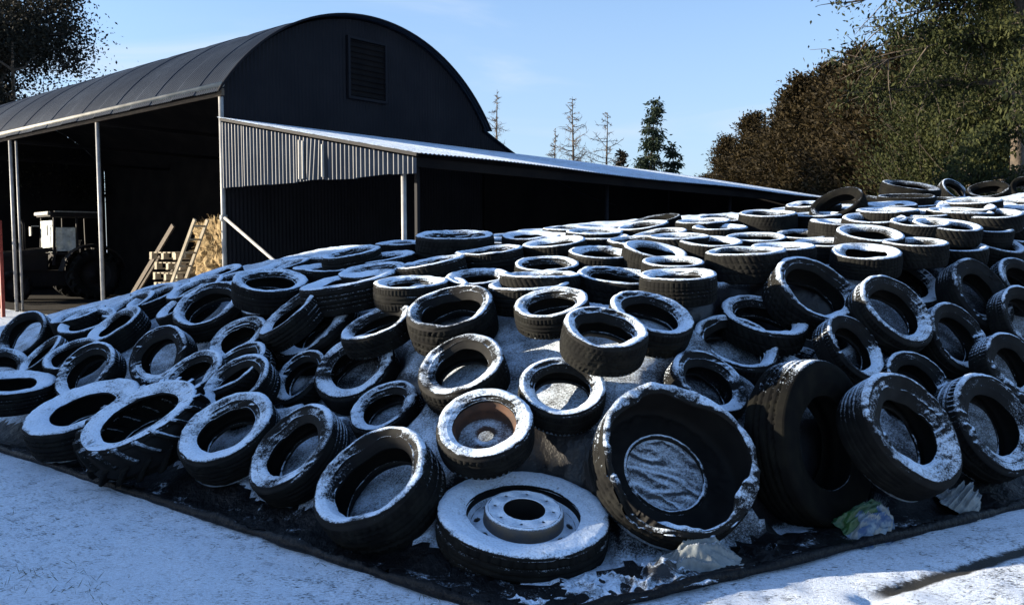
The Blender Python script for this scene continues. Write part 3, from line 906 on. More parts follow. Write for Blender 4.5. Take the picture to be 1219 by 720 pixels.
def build_heap():
    st = .045
    xs = np.arange(-9.5, 11.5, st); ys = np.arange(3.1, 17.0, st)
    X, Y = np.meshgrid(xs, ys, indexing='ij')
    Z = heap(X, Y)
    for (i, k, c, n, R) in TABLE:          # the sheet gives way under each tyre
        W = KIND[k][0] * R
        dx = X - c[0]; dy = Y - c[1]
        rr = np.hypot(dx, dy)
        nz = max(n[2], .2)
        bz = c[2] - (n[0] * dx + n[1] * dy) / nz - (W * .46) / nz     # back plane of the tyre
        # ellipse footprint
        ah = np.array(n[:2]); L = np.hypot(*ah)
        u = (dx * ah[0] + dy * ah[1]) / L if L > 1e-3 else dx
        w2 = np.maximum(rr ** 2 - u ** 2, 0)
        foot = np.sqrt((u / (max(nz, .45) * np.where(u > 0, 1.7, 1.0))) ** 2 + w2)
        m = foot < R * 1.02
        bz = np.maximum(bz, c[2] - R * .95)
        Z = np.where(m, np.minimum(Z, np.maximum(bz - (.07 if i == 61 else .012), .0)), Z)
    for _ in range(2):
        P = np.pad(Z, 1, mode='edge')
        Zs = (P[:-2, 1:-1] + P[2:, 1:-1] + P[1:-1, :-2] + P[1:-1, 2:] + 2 * P[1:-1, 1:-1]) / 6
        Z = np.minimum(Z, Zs)
    dl, dr = edge_d(X, Y)
    d = np.minimum(dl, dr)
    # wrinkles, and folds that gather along the foot
    wr = .016 * (1 - np.abs(2 * vnoise(X, Y * 1.0, 6.0, 1) - 1)) + .010 * vnoise(X + Y, X - Y, 15, 2)
    gather = np.exp(-((d + .02) / .16) ** 2)
    fold = (1 - np.abs(2 * vnoise(X * .6 + Y * .9, d * 1.0, 9.0, 3) - 1)) ** 2 * .04 + .012 * vnoise(X, Y, 22, 5)
    Z = Z + wr + gather * fold + .006
    roughedge = -.195 - .02 * vnoise(X, Y, 3.0, 6)
    keep = (d > roughedge) & (heap(X, Y) + (d < .3) > .02)
    nx, ny = X.shape
    V = np.stack([X, Y, Z], -1).reshape(-1, 3)
    idx = np.arange(nx * ny).reshape(nx, ny)
    kf = keep[:-1, :-1] & keep[1:, :-1] & keep[:-1, 1:] & keep[1:, 1:]
    F = np.stack([idx[:-1, :-1], idx[1:, :-1], idx[1:, 1:], idx[:-1, 1:]], -1)
    low = (d[:-1, :-1] < .03 + .08 * vnoise(X, Y, 4, 9)[:-1, :-1])
    out = []
    for sel in (kf & ~low, kf & low):
        Fs = F[sel]
        used = np.unique(Fs); mp = np.full(nx * ny, -1); mp[used] = np.arange(len(used))
        out.append((V[used], mp[Fs]))
    return out
bpy.context.view_layer.update()
for o, i in BIG:
    snow_relief(o, i)
    for ch in o.children:
        if ch.name.startswith('tread'): snow_relief(ch, i)
(hv, hf), (sv, sf) = build_heap()
heap_o = link(bpy.data.objects.new('silage_heap', np_mesh('silage_heap', hv, hf, [M['tarp']])))
tag(heap_o, 'mound of silage under snow-dusted black plastic, covered all over with tyres', 'silage heap')
link(bpy.data.objects.new('sheet_hem', np_mesh('sheet_hem', sv, sf, [M['skirt']])), heap_o)

def roll_edge():
    b = MB()
    for (ux, uy, nx_, ny_, L, sd) in ((-.8, .6, .6, .8, 9.0, 1), (.883, .47, -.47, .883, 7.5, 2)):
        pts = []; rad = []
        t = -.05
        while t < L:
            off = -.185 - .018 * noise.noise((t * 1.3, sd * 7.1, 0)) - .012 * noise.noise((t * 5, sd * 3.1, 2))
            r = .027 + .014 * noise.noise((t * 3.1, 5 * sd, 1)) + .008 * noise.noise((t * 17, 2, sd))
            pts.append((.1 + ux * t + nx_ * off, 3.68 + uy * t + ny_ * off, max(r, .012) * .75 + .004)); rad.append(max(r, .012))
            t += .035
        b.tube(pts, rad, 9)
    return b.build('rolled_edge', [M['skirt']], heap_o, smooth=True)
roll_edge()

# crumpled loose plastic and bags along the foot
def crumple(name, c, size, rz, seed, mats, amp=.10, label=None, cat=None, n=60, parent=None, knot=False, creased=False, puff=0.0):
    V = []; F = []
    for i in range(n + 1):
        for j in range(n + 1):
            u = i / n * 2 - 1; v = j / n * 2 - 1
            rag = 1 + .22 * noise.noise((u * 2 + seed, v * 2, 4.4)) + .1 * noise.noise((u * 7 + seed, v * 7, 1))
            x = u * size[0] / 2 * rag; y = v * size[1] / 2 * rag
            p = Vector((x * 6 + seed, y * 6, .3))
            h = (1 - abs(noise.noise(p)) * 2) ** 2 * amp * .6 + (1 - abs(noise.noise(p * 2.3)) * 2) ** 2 * amp * .35
            if creased:
                w_ = .16 * noise.noise((u * 1.3, v * 1.3, 7)); k_ = (v + .5 * u + w_)
                h = amp * (.30 * (1 - abs(noise.noise((u * .8 + seed, k_ * 2.6, 2))) * 2) ** 4 + .12 * (1 - abs(noise.noise((u * 1.2, k_ * 5.5, 5))) * 2) ** 3) + amp * puff * (1 - u * u) * (1 - v * v)
            if knot: h += amp * 1.3 * math.exp(-((u - .45) / .2) ** 2 - (v / .5) ** 2)
            h = h * (max(0, 1 - max(abs(u), abs(v)) ** 4) * .9 + .1)
            V.append((x, y, max(h, 0) + .006))
    for i in range(n):
        for j in range(n):
            a = i * (n + 1) + j; F.append((a, a + n + 1, a + n + 2, a + 1))
    o = link(bpy.data.objects.new(name, np_mesh(name, V, F, mats)), parent)
    o.location = c; o.rotation_euler = (0, 0, rz)
    if label: tag(o, label, cat)
    return o

def bag(name, c, size, rz, seed, mat, label, cat, tilt=0.0, second=None):
    bm = bmesh.new(); bmesh.ops.create_icosphere(bm, subdivisions=5, radius=1)
    for v in bm.verts:
        p = v.co.copy()
        p.x = math.copysign(abs(p.x) ** .8, p.x)
        k = 1 + .16 * noise.noise(p * 1.4 + Vector((seed, 0, 0))) + .13 * (1 - 2 * abs(noise.noise(p * 2.6 + Vector((0, seed, 0))))) + .06 * (1 - 2 * abs(noise.noise(p * 6 + Vector((seed, seed, 0)))))
        q = p * k
        pinch = max(0, abs(p.x) - .72) / .28
        q.y *= 1 - .35 * pinch
        v.co = Vector((q.x * size[0] / 2, q.y * size[1] / 2, max(q.z, -.75) * size[2] / 2))
    me = bpy.data.meshes.new(name); bm.to_mesh(me); bm.free()
    me.materials.append(mat)
    if second:
        me.materials.append(second)
        for p_ in me.polygons:
            cc = p_.center
            if cc.z < size[2] * (.02 + .18 * noise.noise(cc * 9)): p_.material_index = 1
    me.polygons.foreach_set('use_smooth', [True] * len(me.polygons))
    o = link(bpy.data.objects.new(name, me)); o.location = c; o.rotation_euler = (tilt, 0, rz)
    return tag(o, label, cat)

crumple('plastic_sheet', (.56, 3.86, .02), (.74, .30), R_(24), 2.0, [M['tarp']], .055, 'torn flap of black plastic gathered into a knot beside the truck wheel', 'plastic sheet', knot=True)
crumple('plastic_sheet', (.12, 3.63, .012), (.42, .26), R_(8), 9.0, [M['tarp']], .03, 'flat snow-dusted corner of black plastic in front of the truck wheel', 'plastic sheet')
crumple('plastic_sheet', (1.25, 4.22, .02), (.62, .22), R_(30), 5.0, [M['skirt']], .05, 'crumpled strip of black plastic below the big upright truck tyre', 'plastic sheet')
crumple('plastic_sheet', (-1.6, 4.98, .015), (.5, .22), R_(-37), 7.0, [M['skirt']], .05, 'crumpled black plastic between two leaning front tyres', 'plastic sheet')
bt = [t for t in TABLE if t[0] == 61][0]
bp = Vector(bt[2]) - Vector(bt[3]) * bt[4] * .285
o = crumple('plastic_sheet', bp, (.50, .50), 0, 14.0, [M['tarp_snowy']], .030, 'snow-covered folds of plastic lying inside the burst truck tyre', 'plastic sheet', creased=True)
o.rotation_euler = Vector(bt[3]).to_track_quat('Z', 'Y').to_euler()
crumple('sand_bag', (.93, 4.10, .02), (.44, .26), R_(20), 21.0, [M['bag_white']], .13, 'pale plastic bag lying below the burst truck tyre', 'bag', creased=True, puff=.75)
o = crumple('plastic_bag', (1.93, 4.56, .03), (.30, .24), R_(30), 41.0, [M['bag_green'], M['bag_blue'], M['bag_white']], .17, 'green, white and blue plastic bag beside the foot of the upright truck tyre', 'bag', creased=True, puff=.8)
for p_ in o.data.polygons:
    cc = p_.center; q_ = cc.y + .06 * noise.noise(cc * 14)
    p_.material_index = 0 if q_ > .0 else (1 if noise.noise(cc * 22) > -.05 else 2)
o.rotation_euler = (R_(22), 0, R_(30))
o = crumple('plastic_bag', (2.64, 4.97, .03), (.30, .26), R_(75), 33.0, [M['bag_white']], .16, 'crinkled off-white bag at the foot of the fully snowy leaning tyre', 'bag', creased=True, puff=.75)
o.rotation_euler = (R_(28), 0, R_(75))
# ------------------------------------------------------------------ hay barn  (local x = away along the gable, y = along the open side)
BO = (-4.76, 14.1); BRZ = math.atan2(.76, .65)
EAVE, BW, RISE, BL = 4.18, 6.3, 1.62, 18.3
ARC_R = (BW * BW / 4 + RISE * RISE) / (2 * RISE)
def arc_z(x, off=0.0):
    return EAVE + math.sqrt((ARC_R + off) ** 2 - (x - BW / 2) ** 2) - (ARC_R - RISE)

def corr(t, pitch=.076, amp=.009):
    return amp * math.sin(2 * PI * t / pitch)

def grid_obj(name, P, mats, parent, smooth=True):
    nx, ny = len(P), len(P[0])
    V = [q for row in P for q in row]
    idx = np.arange(nx * ny).reshape(nx, ny)
    F = np.stack([idx[:-1, :-1], idx[1:, :-1], idx[1:, 1:], idx[:-1, 1:]], -1).reshape(-1, 4)
    return link(bpy.data.objects.new(name, np_mesh(name, V, F, mats, smooth)), parent)

barn = tag(empty('hay_barn', (BO[0], BO[1], 0), BRZ), 'old round-roofed iron hay barn with dark closed gable and open side on posts', 'barn')
# curved roof: corrugations run round the arch
ys = np.arange(-.16, BL + .2, .0127)
half = math.asin((BW / 2 + .10) / ARC_R)
P = []
for k in range(33):
    a = -half + 2 * half * k / 32
    row = []
    for y in ys:
        lap = .014 * (1 if (int((y + .16) / .76) % 2) else 0)
        rr = ARC_R + .03 + corr(y) + lap
        row.append((BW / 2 + rr * math.sin(a), y, EAVE - (ARC_R - RISE) + rr * math.cos(a)))
    P.append(row)
grid_obj('roof', P, [M['roof_dark']], barn)
P = []
for k in range(33):
    a = -half + 2 * half * k / 32
    P.append([(BW / 2 + (ARC_R - .02) * math.sin(a), y, EAVE - (ARC_R - RISE) + (ARC_R - .02) * math.cos(a)) for y in np.linspace(-.02, BL, 20)])
grid_obj('shade_lining', P, [M['interior']], barn)  # dark sheet added below the roof iron, shading its underside by colour
b = MB()                                     # gable-end edge of the roof
pts = [(BW / 2 + (ARC_R + .035) * math.sin(a), -.17, EAVE - (ARC_R - RISE) + (ARC_R + .035) * math.cos(a)) for a in np.linspace(-half, half, 40)]
b.tube(pts, .022, 6); b.build('verge_strip', M['wall_dark'], barn, smooth=True)
# gable wall: vertical corrugated sheets with a louvred opening near the top
xs = np.arange(0.01, BW, .0127)
P = [[(x, corr(x, .076, .008), 0.0) for x in xs], [(x, corr(x, .076, .008), EAVE) for x in xs], [(x, corr(x, .076, .008), arc_z(x) - .02) for x in xs]]
gable = grid_obj('gable_wall', P, [M['wall_dark']], barn)
b = MB()
vx0, vx1, vz0, vz1 = 2.62, 3.52, 4.32, 5.42
for k in range(11):
    z = vz0 + .06 + k * (vz1 - vz0 - .1) / 10
    b.box(((vx0 + vx1) / 2, -.03, z), (vx1 - vx0 - .06, .05, .012), Matrix.Rotation(.7, 3, 'X'))
b.box(((vx0 + vx1) / 2, -.014, (vz0 + vz1) / 2), (vx1 - vx0 - .02, .004, vz1 - vz0 - .02))
vent = b.build('louvre', M['interior'], gable)
b = MB()
for x in (vx0, vx1): b.box((x, -.035, (vz0 + vz1) / 2), (.05, .06, vz1 - vz0 + .05))
for z in (vz0, vz1): b.box(((vx0 + vx1) / 2, -.037, z), (vx1 - vx0 - .055, .055, .05))
b.build('louvre_frame', M['wall_dark'], gable)
# closed sides and inside
b = MB(); b.box((BW - .02, BL / 2, EAVE / 2), (.03, BL, EAVE)); b.build('back_wall', M['interior'], barn)
b = MB()
ex = [0.02] + list(np.linspace(.1, BW - .1, 20)) + [BW - .05]
for i in range(len(ex) - 1):
    x0, x1 = ex[i], ex[i + 1]
    b.add([(x0, BL, 0), (x1, BL, 0), (x1, BL, arc_z(x1) - .04), (x0, BL, arc_z(x0) - .04)], [(0, 1, 2, 3)])
b.build('end_wall', M['interior'], barn)
b = MB(); b.tube([(-.06, -.16, EAVE - .02), (-.06, BL, EAVE - .02)], .045, 10)
b.build('gutter', M['gutter'], barn, smooth=True)
b = MB(); b.box((.0, BL / 2 - .08, EAVE - .12), (.05, BL, .11)); b.build('eave_beam', M['wood'], barn)
for y in (0.02, 4.57, 9.14, 13.7, 18.25):
    b = MB(); b.tube([(.02, y, 0), (.02, y, EAVE - .19)], .040, 14)
    if y < 1: b.tube([(.02, y, 1.97), (.02, y, 2.07)], .062, 14)
    b.build('post', M['post'], barn, smooth=True)
b = MB(); b.tube([(.10, 9.0, 0), (.10, 9.0, EAVE - .2)], .03, 8); b.build('downpipe', M['post'], barn, smooth=True)
for y in (4.57, 9.14, 13.7):
    b = MB(); b.beam((.05, y, EAVE - .2), (BW - .05, y, EAVE - .2), .05, .08); b.build('tie_beam', M['interior'], barn)

# ---- front lean-to against the gable
lean = tag(empty('lean_to_shed', (BO[0], BO[1], 0), BRZ), 'long low lean-to shed with snowy corrugated roof in front of the barn gable', 'shed')
LW, LL, LZ0, LZ1 = 4.66, 14.3, 3.60, 2.72
lx = np.arange(-.08, LL + .1, .0127)
P = []
for k in range(7):
    s = k / 6; y = -.02 - s * (LW + .12); z = LZ0 + .05 - (LZ0 - LZ1) * (s * (LW + .12) / LW)
    P.append([(x, y, z + corr(x) + .05 * math.sin(x * .9) * s * .3) for x in lx])
grid_obj('roof', P, [M['roof_snow']], lean)
sy = np.arange(0.06, LW, .0127)
dent = lambda y: .05 * math.exp(-((y - 2.55) / .16) ** 2) * 1.0
top = lambda y: LZ0 - .02 - (LZ0 - LZ1) * y / LW
bot = lambda y: 2.50 + .018 * noise.noise((y * 1.3, 0, 3)) + .008 * (int(y / .7) % 2)
P = []
for k in range(5):
    q = k / 4
    P.append([(-.03 - corr(y, .092, .022) - dent(y) * (1 - q) - .02 * (int(y / .7) % 2), -y, bot(y) * (1 - q) + top(y) * q) for y in sy])
sheet = grid_obj('side_sheet', P, [M['sheet']], lean)
for (y0, w) in ((2.18, .17), (2.72, .10)):
    yy = np.arange(y0, y0 + w, .0127)
    P = [[(-.075 - corr(y, .092, .022) - .04 * (1 - q), -y - .05 * (1 - q), (bot(y) + .03) * (1 - q) + (top(y) - .05) * q) for y in yy] for q in (0, .35, .7, 1)]
    o = grid_obj('loose_strip', P, [M['sheet_pale']], sheet); o['label'] = 'pale bent strip of corrugated iron'
b = MB(); b.beam((0, -LW + .05, LZ1 - .07), (LL, -LW + .05, LZ1 - .07), .06, .12); b.build('eave_beam', M['interior'], lean)
b = MB(); b.beam((-.02, -.02, LZ0 + .02), (-.02, -LW - .02, LZ1 + .02), .035, .04); b.build('verge_strip', M['wall_dark'], lean)
for k, x in enumerate((.06, 4.8, 9.5, 14.2)):
    b = MB(); b.tube([(x, -LW + .33, 0), (x, -LW + .33, LZ1 - .08)], .035, 14)
    b.build('post', M['post'] if k == 0 else M['wall_dark'], lean, smooth=True)
b = MB(); b.beam((.3, -LW + .33, 0), (.3, -LW + .33, LZ1 - .08), .05, .05); b.build('door_post', M['wall_dark'], lean)
b = MB(); b.tube([(.0, -.05, 2.02), (.0, -4.1, .02)], .026, 8); b.build('brace', M['post'], lean, smooth=True)
for s in (.2, .5, .8):
    b = MB(); z = LZ0 - .03 - (LZ0 - LZ1) * s; b.beam((.05, -LW * s, z), (LL, -LW * s, z), .05, .07); b.build('purlin', M['interior'], lean)
b = MB(); b.box((BW + (LL - BW) / 2 + .05, -.02, 1.8), (LL - BW, .03, 3.56)); b.build('back_wall', M['interior'], lean)
b = MB()
b.add([(LL, -.05, 0), (LL, -LW, 0), (LL, -LW, LZ1 - .1), (LL, -.05, LZ0 - .05)], [(0, 1, 2, 3)]); b.build('end_wall', M['interior'], lean)

# ---- lean-to on the far side, its sagging curve carries on from the arch
far = tag(empty('lean_to_shed', (BO[0], BO[1], 0), BRZ), 'dark lean-to on the far side of the barn, its roof curving down from the arch', 'shed')
FW_ = 5.2
def far_z(u): return 4.10 - .46 * u * 1.0 + .045 * u * u * .75
fy = np.arange(-.05, BL, .0254)
grid_obj('roof', [[(BW + .02 + u, y, far_z(u) + corr(y)) for y in fy] for u in np.linspace(0, FW_, 14)], [M['roof_dark']], far)
fx = np.arange(.02, FW_, .0127)
grid_obj('gable_wall', [[(BW + u, .03 + corr(u), 0) for u in fx], [(BW + u, .03 + corr(u), far_z(u) - .03) for u in fx]], [M['wall_dark']], far)
b = MB(); b.box((BW + FW_ - .02, BL / 2, far_z(FW_) / 2 - .03), (.03, BL - .2, far_z(FW_) - .06)); b.build('outer_wall', M['interior'], far)

# place a thing in the barn's own frame
def inbarn(x, y, z=0):
    c, s = math.cos(BRZ), math.sin(BRZ)
    return (BO[0] + c * x - s * y, BO[1] + s * x + c * y, z)

fl = MB(); fl.add([inbarn(.05, .02, .03), inbarn(BW + 5, .02, .03), inbarn(BW + 5, BL, .03), inbarn(.05, BL, .03)], [(0, 1, 2, 3)])
tag(fl.build('barn_floor', M['earth']), 'dark trodden earth floor of the barn', None, None, 'structure')
fl = MB(); fl.add([inbarn(.1, -.05, .03), inbarn(LL, -.05, .03), inbarn(LL, -LW + .4, .03), inbarn(.1, -LW + .4, .03)], [(0, 1, 2, 3)])
tag(fl.build('shed_floor', M['earth']), 'dark earth floor of the lean-to', None, None, 'structure')

# ---- hay bale
def hay_bale(loc, rz, size):
    bm = bmesh.new(); bmesh.ops.create_cube(bm, size=1)
    bmesh.ops.subdivide_edges(bm, edges=list(bm.edges), cuts=22, use_grid_fill=True)
    for v in bm.verts:
        p = v.co.copy(); r = p.length / max(abs(p.x), abs(p.y), abs(p.z), .01) / 2
        p *= 1 - .28 * (p.length - .5)
        q = p * 5
        k = .10 * noise.noise(q) + .07 * noise.noise(q * 2.7) + .05 * noise.noise(q * 6)
        p += p.normalized() * k
        v.co = Vector((p.x * size[0], p.y * size[1], p.z * size[2]))
    me = bpy.data.meshes.new('hay_bale'); bm.to_mesh(me); bm.free(); me.materials.append(M['straw'])
    o = link(bpy.data.objects.new('hay_bale', me)); o.location = loc; o.rotation_euler = (0, 0, rz)
    rs = np.random.default_rng(5); V = []; F = []
    for k in range(2600):
        d = rs.normal(size=3); d /= np.linalg.norm(d); m = max(abs(d)); p = d / m * .5
        p = p * (1 - .28 * (np.linalg.norm(p) - .5)) * np.array(size) * rs.uniform(.97, 1.05)
        t = rs.normal(size=3) + d * .5 + np.array([0, 0, -.5]); t /= np.linalg.norm(t); L = rs.uniform(.05, .16)
        w = np.cross(t, d); w = w / (np.linalg.norm(w) + 1e-6) * .004
        n = len(V); V += [p - w, p + w, p + t * L + w * .5, p + t * L - w * .5]; F.append((n, n + 1, n + 2, n + 3))
    link(bpy.data.objects.new('loose_straw', np_mesh('loose_straw', V, F, [M['straw']], False)), o)
    return o
tag(hay_bale(inbarn(.70, .80, 1.46), BRZ, (1.0, 1.15, 1.12)), 'ragged golden hay bale on pallets behind the barn corner post and ladder', 'hay bale')
# ---- ladder leaning against the bale
lad = tag(empty('ladder', inbarn(-.30, .95), BRZ), 'pale wooden ladder leaning against the hay bale', 'ladder')
L0, L1 = Vector((-.15, .45, 0)), Vector((.10, -.62, 2.0))
wv = Vector((.30, .12, 0)).normalized() * .16
for s in (-1, 1):
    b = MB(); b.beam(L0 + wv * s, L1 + wv * s, .035, .06); b.build('rail', M['wood_pale'], lad, bevel=.004)
for k in range(9):
    p = L0.lerp(L1, (k + .5) / 9); b = MB(); b.tube([p - wv * .98, p + wv * .98], .016, 8); b.build('rung', M['wood_pale'], lad, smooth=True)

# ---- pallets
def pallet():
    r = empty('pallet')
    tb = MB(); 
    for k in range(6): tb.box((0, -.42 + k * .168, .115), (1.0, .10, .018))
    tb.build('deck', M['wood_pale'], r)
    for y in (-.44, 0, .44):
        q = MB(); q.box((0, y, -.0), (1.0, .09, .018))
        for x in (-.44, 0, .44): q.box((x, y, .057), (.11, .085, .094))
        q.build('bearer', M['wood_pale'], r)
    return r
pal0 = pallet()
PAL = ['bottom pallet of the stack beside the ladder', 'second pallet up in the stack beside the ladder', 'third pallet up in the stack beside the ladder', 'fourth pallet up in the stack beside the ladder',
       'fifth pallet up in the stack beside the ladder', 'sixth pallet up in the stack beside the ladder', 'seventh pallet up in the stack beside the ladder', 'topmost pallet of the stack beside the ladder']
for k in range(8):
    if k == 0: p = pal0
    else:
        p = pal0.copy(); COL.objects.link(p)
        for ch in pal0.children:
            c = ch.copy(); COL.objects.link(c); c.parent = p
    p.location = inbarn(.60 + rnd.uniform(-.05, .05), 2.20 + rnd.uniform(-.06, .06), .012 + k * .187)
    p.rotation_euler = (0, rnd.uniform(-.012, .012), BRZ + rnd.uniform(-.10, .10))
    tag(p, PAL[k], 'pallet', 'pallets stacked in the barn')

UNDER = ['bottom pallet under the hay bale', 'second pallet up under the hay bale', 'third pallet up under the hay bale', 'fourth pallet up under the hay bale', 'uppermost pallet, carrying the hay bale']
for k in range(5):
    p = pal0.copy(); COL.objects.link(p)
    for ch in pal0.children:
        c = ch.copy(); COL.objects.link(c); c.parent = p
    p.location = inbarn(.74 + rnd.uniform(-.04, .04), .80 + rnd.uniform(-.05, .05), .012 + k * .187)
    p.rotation_euler = (0, 0, BRZ + rnd.uniform(-.08, .08))
    tag(p, UNDER[k], 'pallet', 'pallets stacked in the barn')

# ---- planks leaning in the barn
for k, (y0, y1, z1, x, wd, lab) in enumerate(((5.8, 4.0, 1.98, .9, .10, 'wide dark plank leaning in the barn, nearer the post'), (5.05, 4.0, 1.35, .6, .05, 'thin pole leaning in the barn beside the pallets'), (4.6, 3.6, 1.2, .75, .04, 'thinnest dark pole leaning close against the pallets'))):
    b = MB(); b.beam(inbarn(x, y0, .02), inbarn(x + .35, y1, z1), .045, wd)
    tag(b.build('plank' if k == 0 else 'pole', M['wood'], None, bevel=.004), lab, 'plank' if k == 0 else 'pole')

# ---- low corrugated panel behind the heap
yy = np.arange(0, 1.3, .0127)
o = grid_obj('corrugated_panel', [[(.02 + corr(y, .092, .022), -y, z) for y in yy] for z in (0, .6, 1.24)], [M['sheet']], None)
o.location = inbarn(-.25, -.5, 0); o.rotation_euler = (0, 0, BRZ)
tag(o, 'low corrugated iron panel below the slanting brace', 'panel')

# ---- tractor, nose out of the barn
def tractor(loc, rz):
    t = empty('tractor', loc, rz)        # local -x is forward
    wm, tm = MESH['L']
    def wheel(name, x, y, R, W):
        c = bpy.data.objects.new(name, wm.copy()); c.data.materials.clear()
        c.data.materials.append(M['inner']); c.data.materials.append(M['inner']); link(c, t)
        c.matrix_local = Matrix.Translation((x, y, R)) @ Matrix.Rotation(PI / 2, 4, 'X') @ Matrix.Diagonal((R, R, R * W, 1))
        d = bpy.data.objects.new('tread', tm.copy()); d.data.materials.clear(); d.data.materials.append(M['inner']); link(d, c)
        q = MB(); q.lathe([(.66, .2), (.63, .16), (.5, .05), (.3, .02), (.28, .10), (.10, .10), (.09, .14), (.001, .14)], 40)
        q.lathe([(.66, -.2), (.63, -.16), (.5, -.12), (.001, -.12)], 40)
        q.build('rim', M['tractor'], c, smooth=True)
    for s in (-1, 1):
        wheel('rear_wheel', .55, s * .80, .72, 1.0); wheel('front_wheel', -1.45, s * .70, .44, .9)
    b = MB(); b.box((-1.25, 0, 1.08), (1.6, .58, .55)); b.build('bonnet', M['tractor'], t, bevel=.06)
    b = MB(); b.box((-2.06, 0, 1.02), (.05, .50, .46))
    for k in range(7): b.box((-2.09, 0, .84 + k * .06), (.02, .46, .015))
    b.build('grille', M['wall_dark'], t)
    for s in (-1, 1):
        b = MB(); b.lathe([(.0, .03), (.07, .02), (.08, 0), (.08, -.04)], 20); o = b.build('headlight', M['tractor_trim'], t, smooth=True)
        o.matrix_local = Matrix.Translation((-2.09, s * .18, 1.16)) @ Matrix.Rotation(-PI / 2, 4, 'Y')
    b = MB(); b.box((-.9, 0, .62), (2.4, .36, .45)); b.box((.45, 0, .75), (.7, .5, .5)); b.build('chassis', M['tractor'], t, bevel=.03)
    # cab
    b = MB()
    C0 = [(-.42, -.62), (-.42, .62), (.85, -.70), (.85, .70)]
    for (x, y) in C0: b.beam((x, y, 1.0), (x + (.06 if x < 0 else -.03), y * .94, 2.34), .06, .06)
    b.beam((.2, -.68, 1.0), (.2, -.64, 2.34), .05, .05); b.beam((.2, .68, 1.0), (.2, .64, 2.34), .05, .05)
    for y in (-.62, .62): b.beam((-.42, y, 1.32), (.85, y * 1.1, 1.32), .05, .06)
    b.beam((-.42, -.62, 1.32), (-.42, .62, 1.32), .05, .06); b.beam((.85, -.7, 1.45), (.85, .7, 1.45), .05, .06)
    b.build('cab_frame', M['tractor'], t)
    b = MB(); b.box((.22, 0, 2.42), (1.5, 1.40, .14)); rf = b.build('cab_roof', M['tractor'], t, bevel=.05)
    b = MB(); b.box((-.50, 0, 2.44), (.09, 1.30, .09)); b.box((.2, -.69, 2.49), (1.2, .05, .03)); b.build('roof_trim', M['tractor_trim'], rf, bevel=.015)
    b = MB(); b.box((-.405, 0, 1.80), (.008, 1.10, .88)); b.build('windscreen', M['glass'], t)
    for s in (-1, 1):
        b = MB(); b.box((-.09, s * .625, 1.72), (.50, .008, .66)); b.build('side_window', M['glass'], t)
        b = MB()
        pts = []
        for k in range(9):
            a = PI * (.05 + .9 * k / 8); pts.append((.55 - .86 * math.cos(a), s * .80, .72 + .86 * math.sin(a)))
        for k in range(8): b.beam(pts[k], pts[k + 1], .40, .03, up=(0, 1, 0)) if False else b.box([(p + q) / 2 for p, q in zip(pts[k], pts[k + 1])], ((Vector(pts[k]) - Vector(pts[k + 1])).length + .02, .42, .03), Matrix.Rotation(-math.atan2(pts[k + 1][2] - pts[k][2], pts[k + 1][0] - pts[k][0]), 3, 'Y'))
        b.build('mudguard', M['tractor'], t)
        b = MB(); b.box((-.62, s * .78, 1.95), (.03, .16, .26)); b.tube([(-.42, s * .62, 2.1), (-.60, s * .74, 2.1)], .012, 6); b.build('mirror', M['tractor_trim'], t)
    b = MB(); b.tube([(-.95, .16, 1.30), (-.95, .16, 2.15), (-1.0, .16, 2.24)], .035, 10); b.build('exhaust', M['wall_dark'], t, smooth=True)
    b = MB(); b.box((.25, 0, 1.15), (.45, .45, .12)); b.box((.48, 0, 1.45), (.10, .45, .5)); b.build('seat', M['wall_dark'], t, bevel=.03)
    b = MB(); b.tube([(-.2 + .02, .19 * math.cos(a), 1.52 + .19 * math.sin(a)) for a in np.linspace(0, 2 * PI, 20)], .014, 6, cap=False); b.build('steering_wheel', M['wall_dark'], t, smooth=True)
    # loader arms in front
    for s in (-1, 1):
        b = MB(); b.beam((-.3, s * .46, 1.45), (-1.6, s * .46, 1.30), .07, .12); b.beam((-1.6, s * .46, 1.30), (-2.45, s * .46, .55), .07, .12)
        b.build('loader_arm', M['tractor'], t, bevel=.01)
    b = MB(); b.box((-2.55, 0, .62), (.06, 1.5, .10)); b.box((-2.55, 0, 1.0), (.05, 1.5, .08))
    for k in range(8): b.beam((-2.56, -.7 + k * .2, .60), (-3.25, -.7 + k * .2, .55), .035, .035)
    b.build('loader_fork', M['tractor'], t)
    return tag(t, 'old dark tractor with dusty windscreen and white cab trim parked inside the barn', 'tractor')
tx, ty, _ = inbarn(2.6, 12.9)
tractor((tx, ty, 0), BRZ - .10)

# ---- red feed barrier at the far end of the open side
fb = tag(empty('feed_barrier', inbarn(-.75, 7.72), BRZ), 'red metal feed barrier in front of the barn opening at the far left edge', 'feed barrier')
b = MB()
for y in (0, 2.4): b.beam((0, y, 0), (0, y, 2.1), .07, .07)
for z in (.5, 1.15, 1.85): b.beam((0, 0, z), (0, 2.4, z), .05, .06)
b.build('frame', M['red'], fb, bevel=.005)
for k in range(6):
    b = MB(); b.tube([(0, .3 + k * .36, .5), (0, .42 + k * .36, 1.85)], .018, 8); b.build('bar', M['red'], fb, smooth=True)
# ------------------------------------------------------------------ trees
def quads_from(P, D, Wd, L, rs, droop=0.0):
    """thin leaf quads at P growing along D (n,3), half width Wd, length L"""
    n = len(P)
    r = rs.normal(size=(n, 3)); s = np.cross(D, r); s /= np.linalg.norm(s, axis=1, keepdims=True) + 1e-9
    s = s * Wd[:, None]
    E = P + D * L[:, None]; E[:, 2] -= droop * L
    Mi = P + D * (L * .45)[:, None]; Mi[:, 2] -= droop * .25 * L
    V = np.stack([P, Mi + s, E, Mi - s], 1).reshape(-1, 3)
    F = np.arange(4 * n).reshape(n, 4)
    return V, F

